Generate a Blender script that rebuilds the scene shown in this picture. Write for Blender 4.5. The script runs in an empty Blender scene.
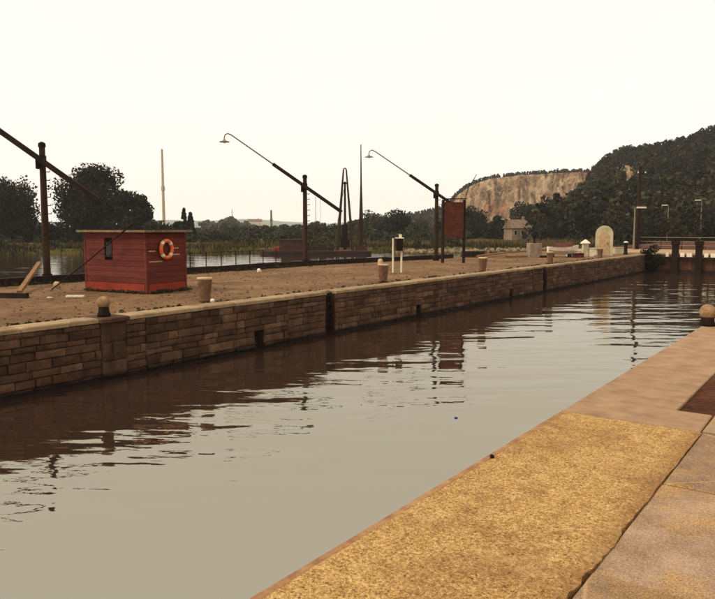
import bpy, math, random
import numpy as np
from mathutils import Vector, Matrix

random.seed(7)
RNG = np.random.default_rng(11)
scene = bpy.context.scene
COL = scene.collection

# ------------------------------------------------------------------ camera
CAM_H, FPX, HORIZON = 2.2, 700.0, 228.0            # photo pixels, 715 x 599
PITCH = math.atan((299.5 - HORIZON) / FPX)
YAW = math.radians(35.801)
cd = bpy.data.cameras.new('camera'); cam = bpy.data.objects.new('camera', cd); COL.objects.link(cam)
cam.location = (0, 0, CAM_H)
cam.rotation_euler = (math.pi / 2 - PITCH, 0, YAW)
cd.sensor_fit = 'HORIZONTAL'; cd.sensor_width = 36; cd.lens = 36 * FPX / 715
cd.clip_start = 0.05; cd.clip_end = 20000
scene.camera = cam

# ------------------------------------------------------------------ sky, sun, exposure
SUN_AZ, SUN_EL = math.radians(-145), math.radians(50)    # azimuth from +Y, clockwise
world = bpy.data.worlds.new('World'); scene.world = world; world.use_nodes = True
wn, wl = world.node_tree.nodes, world.node_tree.links
wn.clear()
wo = wn.new('ShaderNodeOutputWorld'); bg = wn.new('ShaderNodeBackground')
sky = wn.new('ShaderNodeTexSky'); sky.sky_type = 'NISHITA'; sky.sun_disc = False
sky.sun_elevation = SUN_EL; sky.sun_rotation = SUN_AZ
sky.dust_density = 4.0; sky.air_density = 1.2
mixw = wn.new('ShaderNodeMix'); mixw.data_type = 'RGBA'
mixw.inputs['Factor'].default_value = 0.93

wtc = wn.new('ShaderNodeTexCoord'); wmp = wn.new('ShaderNodeMapping'); wmp.inputs['Scale'].default_value = (1.2, 1.2, 4.0)
wnz = wn.new('ShaderNodeTexNoise'); wnz.inputs['Scale'].default_value = 1.6; wnz.inputs['Detail'].default_value = 5
wrp = wn.new('ShaderNodeValToRGB')                         # bright cloud veil, faintly uneven
wrp.color_ramp.elements[0].position = 0.3; wrp.color_ramp.elements[0].color = (1.0, 0.905, 0.79, 1)
wrp.color_ramp.elements[1].position = 0.7; wrp.color_ramp.elements[1].color = (1.0, 0.93, 0.85, 1)
wsc = wn.new('ShaderNodeVectorMath'); wsc.operation = 'SCALE'; wsc.inputs['Scale'].default_value = 11.3
wl.new(wtc.outputs['Generated'], wmp.inputs[0]); wl.new(wmp.outputs[0], wnz.inputs['Vector']); wl.new(wnz.outputs['Fac'], wrp.inputs[0])
wl.new(wrp.outputs[0], wsc.inputs[0]); wl.new(wsc.outputs[0], mixw.inputs['B'])
wl.new(sky.outputs[0], mixw.inputs['A']); wl.new(mixw.outputs['Result'], bg.inputs['Color'])
bg.inputs['Strength'].default_value = 0.1
wl.new(bg.outputs[0], wo.inputs['Surface'])

sd = bpy.data.lights.new('sun', 'SUN'); sun = bpy.data.objects.new('sun', sd); COL.objects.link(sun)
sd.energy = 2.2; sd.angle = math.radians(12); sd.color = (1.0, 0.90, 0.74)
sdir = Vector((math.sin(SUN_AZ) * math.cos(SUN_EL), math.cos(SUN_AZ) * math.cos(SUN_EL), math.sin(SUN_EL)))
sun.rotation_euler = (-sdir).to_track_quat('-Z', 'Y').to_euler()
sun.location = (0, 0, 60)

vs = scene.view_settings
vs.view_transform = 'Standard'; vs.look = 'None'; vs.exposure = 0.12; vs.gamma = 1.0
vs.use_curve_mapping = False
scene.cycles.max_bounces = 6
scene.cycles.volume_bounces = 1

# ------------------------------------------------------------------ pixel helpers (direction only; distance from what a thing stands on)
_F = np.array([0, math.cos(PITCH), -math.sin(PITCH)]); _U = np.array([0, math.sin(PITCH), math.cos(PITCH)])
FWD = np.array([-math.sin(YAW), math.cos(YAW)]); RGT = np.array([math.cos(YAW), math.sin(YAW)])
def ray(px, py):
    d = _F + (px - 357.5) / FPX * np.array([1, 0, 0]) - (py - 299.5) / FPX * _U
    c, s = math.cos(YAW), math.sin(YAW)
    return np.array([c * d[0] - s * d[1], s * d[0] + c * d[1], d[2]])
def hit(px, py, z=0.0):
    d = ray(px, py); t = (z - CAM_H) / d[2]
    return Vector((d[0] * t, d[1] * t, z))
def at(px, py, depth):
    d = ray(px, py); t = depth / (d[0] * FWD[0] + d[1] * FWD[1])
    return Vector((d[0] * t, d[1] * t, CAM_H + d[2] * t))
FACE = YAW          # rotation about z that makes a thing's local x run across the view
def elev(px, py):
    d = ray(px, py); return d[2] / math.hypot(d[0], d[1])
def azim(px, py=228):
    d = ray(px, py); return math.atan2(d[0], d[1])      # clockwise from +Y

# ------------------------------------------------------------------ materials
def lin(c):
    c = c / 255.0
    return c / 12.92 if c <= 0.04045 else ((c + 0.055) / 1.055) ** 2.4
def S(r, g, b, k=1.0):
    return (lin(r) * k, lin(g) * k, lin(b) * k, 1)

class NT:
    def __init__(s, name):
        s.m = bpy.data.materials.new(name); s.m.use_nodes = True
        s.n, s.l = s.m.node_tree.nodes, s.m.node_tree.links
        s.b = s.n['Principled BSDF']; s.out = s.n['Material Output']
    def add(s, t, **kw):
        x = s.n.new(t)
        for k, v in kw.items(): setattr(x, k, v)
        return x
    def pos(s, scale=(1, 1, 1), rz=0, world=True):
        if world: src = s.add('ShaderNodeNewGeometry').outputs['Position']
        else: src = s.add('ShaderNodeTexCoord').outputs['Object']
        mp = s.add('ShaderNodeMapping'); mp.inputs['Scale'].default_value = scale
        mp.inputs['Rotation'].default_value = (0, 0, rz)
        s.l.new(src, mp.inputs['Vector']); return mp.outputs[0]
    def noise(s, vec, scale, detail=4, rough=0.6):
        x = s.add('ShaderNodeTexNoise'); x.inputs['Scale'].default_value = scale
        x.inputs['Detail'].default_value = detail; x.inputs['Roughness'].default_value = rough
        s.l.new(vec, x.inputs['Vector']); return x.outputs['Fac']
    def ramp(s, fac, stops, interp='LINEAR'):
        r = s.add('ShaderNodeValToRGB'); e = r.color_ramp.elements; r.color_ramp.interpolation = interp
        while len(e) < len(stops): e.new(0.5)
        for k, (p, c) in enumerate(stops):
            e[k].position = p; e[k].color = c if len(c) == 4 else (*c, 1)
        s.l.new(fac, r.inputs['Fac']); return r.outputs['Color']
    def mix(s, fac, a, b, mode='MIX'):
        x = s.add('ShaderNodeMix'); x.data_type = 'RGBA'; x.blend_type = mode
        for sock, v in ((x.inputs['Factor'], fac), (x.inputs['A'], a), (x.inputs['B'], b)):
            if isinstance(v, (int, float, tuple)): sock.default_value = v
            else: s.l.new(v, sock)
        return x.outputs['Result']
    def math(s, op, a, b=0.0):
        x = s.add('ShaderNodeMath'); x.operation = op
        for sock, v in ((x.inputs[0], a), (x.inputs[1], b)):
            if isinstance(v, (int, float)): sock.default_value = v
            else: s.l.new(v, sock)
        return x.outputs[0]
    def mapr(s, v, a, b, c=0.0, d=1.0):
        x = s.add('ShaderNodeMapRange')
        s.l.new(v, x.inputs[0])
        for k, q in enumerate((a, b, c, d)): x.inputs[k + 1].default_value = q
        return x.outputs[0]
    def bump(s, h, dist, strength=1.0):
        x = s.add('ShaderNodeBump'); x.inputs['Distance'].default_value = dist
        x.inputs['Strength'].default_value = strength
        s.l.new(h, x.inputs['Height']); s.l.new(x.outputs[0], s.b.inputs['Normal'])
    def col(s, c):
        if isinstance(c, tuple): s.b.inputs['Base Color'].default_value = c
        else: s.l.new(c, s.b.inputs['Base Color'])
    def rough(s, r, spec=0.3):
        s.b.inputs['Roughness'].default_value = r
        s.b.inputs['Specular IOR Level'].default_value = spec

def worn(name, c0, c1, c2=None, scale=3.0, fine=30.0, rough=0.85, bump=0.004, spec=0.2, world=True, rnd=0.0, stretch=(1, 1, 1), metal=0.0):
    """two or three tones broken up by coarse and fine noise"""
    t = NT(name); p = t.pos(stretch, 0, world)
    a = t.noise(p, scale, 5, 0.65); f = t.noise(p, fine, 3, 0.7)
    m = t.math('ADD', t.math('MULTIPLY', a, 0.7), t.math('MULTIPLY', f, 0.3))
    if rnd:
        oi = t.add('ShaderNodeObjectInfo')
        at_ = t.add('ShaderNodeAttribute'); at_.attribute_name = 'tint'
        r = t.math('FRACT', t.math('ADD', oi.outputs['Random'], at_.outputs['Fac']))
        m = t.math('ADD', m, t.math('MULTIPLY', t.math('SUBTRACT', r, 0.5), rnd))
    st = [(0.3, c0), (0.5, c1), (0.72, c2 or c1)]
    t.col(t.ramp(m, st)); t.rough(rough, spec); t.b.inputs['Metallic'].default_value = metal
    if bump: t.bump(t.math('ADD', a, t.math('MULTIPLY', f, 0.6)), bump)
    return t.m

M = {}
# masonry of the far lock wall; wet algae band low down near the water
t = NT('wall_stone'); p = t.pos()
a = t.noise(p, 2.2, 6, 0.7); f = t.noise(p, 26, 4, 0.7)
oi = t.add('ShaderNodeObjectInfo'); tn = t.add('ShaderNodeAttribute'); tn.attribute_name = 'tint'
r = t.math('FRACT', t.math('ADD', oi.outputs['Random'], tn.outputs['Fac']))
m = t.math('ADD', t.math('ADD', t.math('MULTIPLY', a, 0.55), t.math('MULTIPLY', f, 0.3)), t.math('MULTIPLY', t.math('POWER', r, 1.6), 0.17))
c = t.ramp(m, [(0.3, S(38, 26, 20)), (0.46, S(72, 50, 37)), (0.6, S(98, 71, 53)), (0.74, S(150, 118, 90))])
sep = t.add('ShaderNodeSeparateXYZ'); t.l.new(p, sep.inputs[0])
wet = t.mapr(t.math('ADD', sep.outputs['Z'], t.math('MULTIPLY', t.noise(p, 3.0, 4), 0.16)), -1.38, -1.26, 1, 0)
c = t.mix(wet, c, S(22, 15, 11))
streak = t.mapr(t.noise(t.pos((1, 2.2, 0.25)), 1.6, 4, 0.6), 0.56, 0.7, 0, 0.65)
c = t.mix(streak, c, S(40, 26, 20))
t.col(c); t.rough(0.9, 0.15); t.bump(t.math('ADD', a, f), 0.02); M['wall_stone'] = t.m
M['mortar'] = worn('mortar', S(34, 22, 16), S(48, 31, 22), S(62, 42, 30), 4, 40)
M['plinth'] = worn('plinth_stone', S(46, 31, 21), S(72, 50, 34), S(100, 72, 50), 4, 30)
M['coping'] = worn('coping_stone', S(96, 76, 54), S(138, 114, 84), S(164, 140, 106), 2.5, 34, rnd=0.16, bump=0.006)
M['coping_near'] = worn('coping_near_stone', S(122, 95, 68), S(148, 118, 87), S(170, 139, 104), 3, 90, rnd=0.08, bump=0.010)

t = NT('paving_slab'); p = t.pos(); a = t.noise(p, 1.7, 5, 0.65); f = t.noise(p, 75, 4, 0.75)
oi = t.add('ShaderNodeObjectInfo')
g = t.math('ADD', t.math('ADD', t.math('MULTIPLY', a, 0.4), t.math('MULTIPLY', f, 0.6)), t.math('MULTIPLY', t.math('SUBTRACT', oi.outputs['Random'], 0.5), 0.08))
c = t.ramp(g, [(0.36, S(96, 74, 56)), (0.5, S(142, 116, 92)), (0.64, S(178, 150, 122))])
yl = t.ramp(f, [(0.35, S(120, 84, 38)), (0.5, S(172, 132, 72)), (0.65, S(206, 170, 106))])
pm = t.mapr(t.math('ADD', t.noise(p, 0.9, 5, 0.7), t.math('MULTIPLY', t.noise(p, 14, 4, 0.7), 0.25)), 0.60, 0.74, 0, 0.6)
c = t.mix(pm, c, yl)
vo = t.add('ShaderNodeTexVoronoi'); vo.feature = 'DISTANCE_TO_EDGE'; vo.inputs['Scale'].default_value = 0.42; t.l.new(p, vo.inputs['Vector'])
c = t.mix(t.mapr(vo.outputs['Distance'], 0.0015, 0.005, 0.5, 0), c, S(186, 154, 116))
t.col(c); t.rough(0.95, 0.1); t.bump(t.math('ADD', a, f), 0.007); M['slab'] = t.m
M['nosing'] = worn('edge_nosing', S(104, 68, 42), S(146, 106, 70), S(176, 138, 94), 5, 60, rnd=0.1)

# lichen covered concrete of the near quay edge
t = NT('lichen_concrete'); p = t.pos()
big = t.noise(p, 0.9, 4, 0.6); mid = t.noise(p, 7, 6, 0.75); fin = t.noise(p, 38, 3, 0.7); sp = t.noise(p, 105, 2, 0.6)
g = t.math('ADD', t.math('ADD', t.math('MULTIPLY', mid, 0.22), t.math('MULTIPLY', fin, 0.42)), t.math('MULTIPLY', sp, 0.36))
c1 = t.ramp(g, [(0.36, S(98, 68, 36)), (0.46, S(158, 120, 68)), (0.53, S(194, 156, 96)), (0.63, S(226, 194, 136))])
c2 = t.ramp(g, [(0.36, S(94, 62, 34)), (0.5, S(160, 120, 72)), (0.64, S(204, 164, 110))])
c = t.mix(t.mapr(big, 0.48, 0.62), c1, c2)
sepx = t.add('ShaderNodeSeparateXYZ'); t.l.new(p, sepx.inputs[0])
edge = t.mapr(t.math('ADD', sepx.outputs['X'], t.math('MULTIPLY', mid, 0.5)), -1.25, -1.02, 0, 0.7)
c = t.mix(edge, c, S(134, 94, 58))
blot = t.mapr(t.noise(p, 3.2, 6, 0.8), 0.53, 0.68, 0, 0.6); c = t.mix(blot, c, S(132, 90, 50))
vg = t.add('ShaderNodeTexVoronoi'); vg.inputs['Scale'].default_value = 38; t.l.new(p, vg.inputs['Vector'])
sepc = t.add('ShaderNodeSeparateColor'); t.l.new(vg.outputs['Color'], sepc.inputs[0])
c = t.mix(t.math('MULTIPLY', t.mapr(sepc.outputs[0], 0.80, 0.84), t.mapr(vg.outputs['Distance'], 0.3, 0.45, 0.6, 0)), c, S(84, 56, 28))
c = t.mix(t.math('MULTIPLY', t.mapr(sepc.outputs[1], 0.84, 0.88), t.mapr(vg.outputs['Distance'], 0.28, 0.42, 0.5, 0)), c, S(220, 192, 140))
pal = t.mapr(t.noise(t.pos((1, 1, 1), 0.7), 2.1, 5, 0.75), 0.56, 0.72, 0, 0.5); c = t.mix(pal, c, S(196, 166, 112))
t.col(c); t.rough(0.95, 0.1)
t.bump(t.math('ADD', t.math('MULTIPLY', mid, 0.8), t.math('ADD', fin, t.math('MULTIPLY', sp, 0.6))), 0.022); M['lichen'] = t.m

# trodden dirt of the island and of the near bank
def dirt(name, c0, c1, c2, cg):
    t = NT(name); p = t.pos()
    a = t.noise(p, 0.35, 5, 0.6); b = t.noise(p, 3.5, 5, 0.7); f = t.noise(p, 22, 4, 0.75)
    g = t.math('ADD', t.math('ADD', t.math('MULTIPLY', a, 0.3), t.math('MULTIPLY', b, 0.3)), t.math('MULTIPLY', f, 0.4))
    c = t.ramp(g, [(0.38, c0), (0.5, c1), (0.60, c2)])
    tr = t.mapr(t.noise(t.pos((0.8, 0.3, 1)), 0.7, 5, 0.7), 0.5, 0.7, 0, 0.5)
    c = t.mix(tr, c, cg)
    t.col(c); t.rough(0.95, 0.1); t.bump(t.math('ADD', b, f), 0.02); return t.m
M['dirt'] = dirt('quay_dirt', S(72, 51, 33), S(106, 79, 53), S(138, 108, 76), S(146, 118, 84))
M['dark_earth'] = dirt('dark_earth', S(46, 24, 14), S(74, 41, 24), S(100, 60, 34), S(92, 62, 34))
M['apron'] = worn('apron_concrete', S(120, 96, 66), S(154, 128, 92), S(174, 150, 112), 0.7, 12)

# land: meadow, tan and green patches
t = NT('meadow'); p = t.pos()
a = t.noise(p, 0.02, 5, 0.6); b = t.noise(p, 0.25, 5, 0.7); f = t.noise(p, 4, 4, 0.7)
g = t.math('ADD', t.math('ADD', t.math('MULTIPLY', a, 0.4), t.math('MULTIPLY', b, 0.3)), t.math('MULTIPLY', f, 0.3))
t.col(t.ramp(g, [(0.36, S(46, 40, 18)), (0.5, S(76, 69, 32)), (0.62, S(108, 90, 48))])); t.rough(1, 0.05)
t.bump(t.math('ADD', b, f), 0.2); M['meadow'] = t.m

# water
t = NT('water_surface'); t.col((0.030, 0.017, 0.012, 1)); t.rough(0.02, 0.5); t.b.inputs['IOR'].default_value = 4.0
t.b.inputs['Specular Tint'].default_value = (1.0, 0.985, 0.80, 1)
def wpos(sx, rz):
    mp = t.add('ShaderNodeMapping'); mp.vector_type = 'TEXTURE'; mp.inputs['Scale'].default_value = (sx, 1, 1); mp.inputs['Rotation'].default_value = (0, 0, rz)
    t.l.new(t.add('ShaderNodeNewGeometry').outputs['Position'], mp.inputs['Vector']); return mp.outputs[0]
w1 = t.noise(wpos(2.6, YAW + 0.10), 0.75, 2, 0.45); w2 = t.noise(wpos(3.0, YAW - 0.12), 2.1, 2, 0.5); w3 = t.noise(wpos(2.0, YAW + 0.3), 7.0, 2, 0.5)
gust = t.mapr(t.noise(t.pos((1, 1, 1)), 0.07, 3, 0.5), 0.38, 0.66, 0.25, 1.0)
hgt = t.math('ADD', t.math('MULTIPLY', w1, 1.0), t.math('MULTIPLY', gust, t.math('ADD', t.math('MULTIPLY', w2, 0.34), t.math('MULTIPLY', w3, 0.03))))
t.bump(hgt, 0.062); M['water'] = t.m

# timber, metal, paint
M['hut_red'] = worn('hut_red_board', S(74, 28, 21), S(98, 40, 30), S(118, 56, 41), 2.2, 22, 0.75, 0.003, 0.25, rnd=0.16, stretch=(1, 1, 3))
M['hut_base'] = worn('hut_base_paint', S(110, 34, 19), S(134, 46, 26), S(150, 62, 38), 2, 20, 0.7, 0.002, 0.25)
M['hut_roof'] = worn('hut_roof_sheet', S(82, 62, 46), S(126, 100, 76), S(152, 126, 98), 3, 24, 0.8, 0.004)
M['black_hole'] = worn('dark_interior', S(14, 10, 8), S(20, 14, 11), S(26, 18, 14), 3, 20, 0.9, 0)
M['ring_orange'] = worn('ring_orange', S(196, 82, 30), S(216, 104, 44), S(226, 124, 60), 6, 40, 0.5, 0, 0.4)
M['white_paint'] = worn('white_paint', S(186, 170, 142), S(222, 208, 182), S(236, 226, 204), 4, 40, 0.6, 0.001, 0.3)
M['dark_wood'] = worn('tarred_wood', S(20, 13, 10), S(38, 24, 18), S(60, 38, 26), 3, 30, 0.85, 0.006, 0.2, stretch=(1, 1, 0.2))
M['brown_wood'] = worn('weathered_wood', S(32, 20, 14), S(52, 33, 23), S(72, 48, 33), 3, 30, 0.85, 0.005, 0.2, stretch=(1, 1, 0.25))
M['pale_wood'] = worn('sawn_wood', S(92, 62, 36), S(128, 92, 56), S(154, 116, 76), 4, 30, 0.85, 0.004)
M['rust'] = worn('rusty_sheet', S(50, 24, 17), S(78, 38, 26), S(104, 58, 40), 2.4, 20, 0.85, 0.004, 0.2)
M['dark_iron'] = worn('dark_iron', S(14, 9, 6), S(30, 19, 12), S(52, 33, 21), 5, 40, 0.85, 0.002, 0.12)
M['iron_brown'] = worn('bollard_iron', S(70, 46, 32), S(104, 72, 50), S(134, 100, 70), 5, 40, 0.75, 0.004, 0.3)
M['rim_pale'] = worn('bollard_rim', S(140, 112, 80), S(176, 146, 108), S(196, 166, 126), 5, 40, 0.7, 0.003, 0.3)
M['pipe_grey'] = worn('lamp_pipe', S(96, 84, 66), S(126, 110, 88), S(146, 130, 106), 5, 40, 0.55, 0, 0.4)
M['ball_stone'] = worn('ball_stone', S(84, 62, 42), S(140, 108, 74), S(178, 142, 102), 7, 40, 0.9, 0.006)
M['grey_stone'] = worn('grey_block', S(104, 88, 74), S(138, 118, 100), S(164, 142, 120), 3, 30, 0.9, 0.006)
M['kiosk'] = worn('kiosk_render', S(142, 126, 98), S(184, 168, 134), S(204, 190, 156), 2, 24, 0.8, 0.002)
M['gate_wood'] = worn('gate_timber', S(46, 26, 18), S(74, 43, 29), S(98, 62, 42), 1.5, 18, 0.85, 0.005, rnd=0.2, stretch=(1, 1, 0.3))
M['barge_red'] = worn('barge_red', S(44, 24, 18), S(62, 34, 25), S(84, 48, 36), 1, 8, 0.7, 0)
M['barge_hull'] = worn('barge_hull', S(20, 12, 9), S(34, 21, 15), S(58, 34, 24), 1, 8, 0.7, 0.003)
M['rock_pale'] = worn('rubble', S(84, 72, 54), S(122, 106, 80), S(154, 136, 106), 1.5, 12, 0.95, 0.02)
M['house_wall'] = worn('house_wall', S(112, 90, 72), S(138, 114, 92), S(154, 130, 106), 0.6, 6, 0.9, 0)
M['house_roof'] = worn('house_roof', S(84, 66, 54), S(112, 90, 74), S(132, 108, 88), 0.8, 6, 0.9, 0)
M['glass'] = worn('window_pane', S(24, 22, 22), S(34, 32, 30), S(48, 44, 40), 1, 6, 0.15, 0, 0.5)
M['bark'] = worn('bark', S(28, 20, 14), S(44, 33, 24), S(60, 46, 34), 3, 20, 0.95, 0.01)

def foliage(name, c0, c1, c2):
    t = NT(name); a = t.add('ShaderNodeAttribute'); a.attribute_name = 'tint'
    t.col(t.ramp(a.outputs['Fac'], [(0.1, c0), (0.5, c1), (0.9, c2)])); t.rough(0.8, 0.12); return t.m
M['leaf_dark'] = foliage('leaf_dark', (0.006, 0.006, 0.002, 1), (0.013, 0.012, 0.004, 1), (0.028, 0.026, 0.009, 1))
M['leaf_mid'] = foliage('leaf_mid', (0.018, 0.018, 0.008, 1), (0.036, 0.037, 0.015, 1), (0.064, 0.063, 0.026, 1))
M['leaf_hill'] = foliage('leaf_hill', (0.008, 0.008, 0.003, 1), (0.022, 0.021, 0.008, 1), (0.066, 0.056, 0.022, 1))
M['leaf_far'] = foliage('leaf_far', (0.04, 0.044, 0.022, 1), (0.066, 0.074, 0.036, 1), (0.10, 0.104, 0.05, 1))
M['reed'] = foliage('reed', S(30, 27, 12), S(64, 57, 27), S(112, 94, 50))

# quarry rock: vertical gullies, orange staining, dark cracks
t = NT('quarry_rock'); p = t.pos((1, 1, 0.8), 0.3)
a = t.noise(p, 0.035, 6, 0.65); b = t.noise(p, 0.16, 6, 0.7); f = t.noise(p, 0.7, 4, 0.7)
g = t.math('ADD', t.math('ADD', t.math('MULTIPLY', a, 0.4), t.math('MULTIPLY', b, 0.35)), t.math('MULTIPLY', f, 0.25))
c = t.ramp(g, [(0.38, S(84, 62, 46)), (0.46, S(158, 124, 90)), (0.53, S(200, 168, 128)), (0.64, S(226, 202, 164))])
c = t.mix(t.mapr(t.noise(p, 0.05, 4, 0.6), 0.54, 0.64, 0, 0.55), c, S(176, 104, 66))
cr = t.mapr(t.noise(t.pos((1, 1, 0.6), 0.6), 0.11, 7, 0.8), 0.52, 0.58, 0, 0.85)
c = t.mix(cr, c, S(78, 56, 34))
t.col(c); t.rough(1, 0.05); t.bump(t.math('ADD', b, f), 3.0); M['quarry'] = t.m
M['hill_soil'] = worn('hill_soil', (0.014, 0.012, 0.006, 1), (0.024, 0.021, 0.010, 1), (0.04, 0.034, 0.016, 1), 0.05, 0.5, 1, 0)
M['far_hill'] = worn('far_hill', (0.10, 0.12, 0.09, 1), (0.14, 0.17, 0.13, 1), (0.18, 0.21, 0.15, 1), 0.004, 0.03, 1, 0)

# ------------------------------------------------------------------ object helpers
class MB:
    def __init__(s): s.v, s.f = [], []
    def box(s, c, d, rz=0.0, rot=None, ch=0.0):
        x, y, z = d[0] / 2, d[1] / 2, d[2] / 2
        R = rot or Matrix.Rotation(rz, 3, 'Z'); c = Vector(c); b = len(s.v)
        k = 0.0
        for sx, sy, sz in ((-1,-1,-1),(1,-1,-1),(1,1,-1),(-1,1,-1),(-1,-1,1),(1,-1,1),(1,1,1),(-1,1,1)):
            s.v.append(c + R @ Vector((sx * x, sy * y, sz * z)))
        s.f += [tuple(b + i for i in q) for q in ((0,3,2,1),(4,5,6,7),(0,1,5,4),(1,2,6,5),(2,3,7,6),(3,0,4,7))]
        return s
    def bar(s, p0, p1, w, h=None):
        """box beam between two points"""
        p0, p1 = Vector(p0), Vector(p1); d = p1 - p0
        q = d.to_track_quat('X', 'Z').to_matrix()
        return s.box((p0 + p1) / 2, (d.length, w, h or w), rot=q)
    def tube(s, pts, rad, n=8, cap=True):
        pts = [Vector(p) for p in pts]
        if not isinstance(rad, (list, tuple)): rad = [rad] * len(pts)
        b = len(s.v); up = None
        for i, p in enumerate(pts):
            d = (pts[min(i + 1, len(pts) - 1)] - pts[max(i - 1, 0)]).normalized()
            if up is None: up = d.orthogonal().normalized()
            up = (up - d * up.dot(d)).normalized(); q = d.cross(up)
            for k in range(n):
                a = 2 * math.pi * k / n
                s.v.append(p + (up * math.cos(a) + q * math.sin(a)) * rad[i])
        for i in range(len(pts) - 1):
            for k in range(n):
                k2 = (k + 1) % n
                s.f.append((b + i*n + k, b + i*n + k2, b + (i+1)*n + k2, b + (i+1)*n + k))
        if cap:
            s.f.append(tuple(b + k for k in reversed(range(n))))
            s.f.append(tuple(b + (len(pts)-1)*n + k for k in range(n)))
        return s
    def lathe(s, prof, n=20, c=(0, 0, 0)):
        """profile of (radius, z) pairs turned about z"""
        c = Vector(c); b = len(s.v)
        for r, z in prof:
            for k in range(n):
                a = 2 * math.pi * k / n
                s.v.append(c + Vector((r * math.cos(a), r * math.sin(a), z)))
        for i in range(len(prof) - 1):
            for k in range(n):
                k2 = (k + 1) % n
                s.f.append((b + i*n + k, b + i*n + k2, b + (i+1)*n + k2, b + (i+1)*n + k))
        s.f.append(tuple(b + k for k in reversed(range(n))))
        s.f.append(tuple(b + (len(prof)-1)*n + k for k in range(n)))
        return s
    def prism(s, poly, z0, z1):
        b = len(s.v); n = len(poly)
        for z in (z0, z1):
            for x, y in poly: s.v.append(Vector((x, y, z)))
        s.f.append(tuple(b + k for k in reversed(range(n)))); s.f.append(tuple(b + n + k for k in range(n)))
        for k in range(n):
            k2 = (k + 1) % n; s.f.append((b + k, b + k2, b + n + k2, b + n + k))
        return s
    def mesh(s, name):
        me = bpy.data.meshes.new(name); me.from_pydata([tuple(v) for v in s.v], [], s.f); me.update(); return me
    def build(s, name, mat, parent=None, smooth=False, loc=None, rz=None):
        return link(name, s.mesh(name), mat, parent, smooth, loc, rz)

def link(name, me, mat, parent=None, smooth=False, loc=None, rz=None):
    if mat is not None and not me.materials: me.materials.append(mat)
    if smooth: me.polygons.foreach_set('use_smooth', [True] * len(me.polygons))
    o = bpy.data.objects.new(name, me); COL.objects.link(o); o.parent = parent
    if loc is not None: o.location = loc
    if rz is not None: o.rotation_euler = (0, 0, rz)
    return o
def tag(o, label=None, cat=None, group=None, kind=None):
    for k, v in (('label', label), ('category', cat), ('group', group), ('kind', kind)):
        if v: o[k] = v
    return o
def thing(name, label, cat, loc=(0, 0, 0), rz=0.0, group=None):
    o = bpy.data.objects.new(name, None); COL.objects.link(o)
    o.location = loc; o.rotation_euler = (0, 0, rz); o.empty_display_size = 0.3
    return tag(o, label, cat, group)
def copy_tree(o, parent=None):
    c = o.copy(); COL.objects.link(c); c.parent = parent
    for ch in list(o.children): copy_tree(ch, c)
    return c
def np_mesh(name, V, F4, tint=None):
    me = bpy.data.meshes.new(name); nv, nf = len(V), len(F4); k = F4.shape[1]
    me.vertices.add(nv); me.vertices.foreach_set('co', np.asarray(V, dtype=np.float32).ravel())
    me.loops.add(nf * k); me.loops.foreach_set('vertex_index', np.asarray(F4, dtype=np.int32).ravel())
    me.polygons.add(nf); me.polygons.foreach_set('loop_start', np.arange(0, nf * k, k, dtype=np.int32))
    me.polygons.foreach_set('loop_total', np.full(nf, k, dtype=np.int32))
    me.update(calc_edges=True)
    if tint is not None:
        a = me.attributes.new('tint', 'FLOAT', 'FACE'); a.data.foreach_set('value', np.asarray(tint, dtype=np.float32))
    return me
def grid_mesh(name, X, Y, Z):
    n, m = X.shape; V = np.stack([X, Y, Z], -1).reshape(-1, 3)
    i = np.arange((n - 1) * (m - 1)); r, c = i // (m - 1), i % (m - 1); b = r * m + c
    return np_mesh(name, V, np.stack([b, b + 1, b + m + 1, b + m], -1))
def vnoise(x, y, seed=0):
    """smooth value noise"""
    xi, yi = np.floor(x).astype(int), np.floor(y).astype(int); u, v = x - xi, y - yi
    u, v = u * u * (3 - 2 * u), v * v * (3 - 2 * v)
    def h(a, b):
        q = (a * 374761393 + b * 668265263 + seed * 982451653) & 0x7fffffff
        q = ((q ^ (q >> 13)) * 1274126177) & 0x7fffffff
        return ((q ^ (q >> 16)) & 0xffff) / 65535.0
    return (h(xi, yi) * (1-u) + h(xi+1, yi) * u) * (1-v) + (h(xi, yi+1) * (1-u) + h(xi+1, yi+1) * u) * v
def fbm(x, y, seed=0, o=4):
    s, a, t = 0, 1.0, 0
    for k in range(o): s = s + a * vnoise(x * 2**k, y * 2**k, seed + k); t += a; a *= 0.5
    return s / t

# leaf clumps -------------------------------------------------------------
def leaf_cloud(cent, rad, n_each, size, rng, tints, squash=0.85, flat=0.0):
    """small quads on and inside shells of radius rad round each centre"""
    cent = np.repeat(np.asarray(cent), n_each, 0); rr = np.repeat(np.asarray(rad), n_each); ti = np.repeat(np.asarray(tints), n_each)
    n = len(cent); d = rng.normal(size=(n, 3)); d /= np.linalg.norm(d, axis=1)[:, None]
    q = rr * (0.55 + 0.55 * rng.random(n) ** 0.6)
    P = cent + d * q[:, None] * np.array([1, 1, squash])
    nrm = d + rng.normal(size=(n, 3)) * 0.8; nrm /= np.linalg.norm(nrm, axis=1)[:, None]
    h = rng.normal(size=(n, 3)); u = np.cross(nrm, h); u /= np.linalg.norm(u, axis=1)[:, None]; v = np.cross(nrm, u)
    s = size * (0.5 + rng.random(n))[:, None]; e = (0.55 + 0.5 * rng.random(n))[:, None]
    V = np.stack([P - u*s - v*s*e*0.6, P + u*s*0.7 - v*s*e, P + u*s + v*s*e*0.7, P - u*s*0.6 + v*s*e], 1).reshape(-1, 3)
    F = np.arange(n * 4).reshape(-1, 4)
    return V, F, np.clip(ti + rng.normal(size=n) * 0.14, 0, 1)

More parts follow.
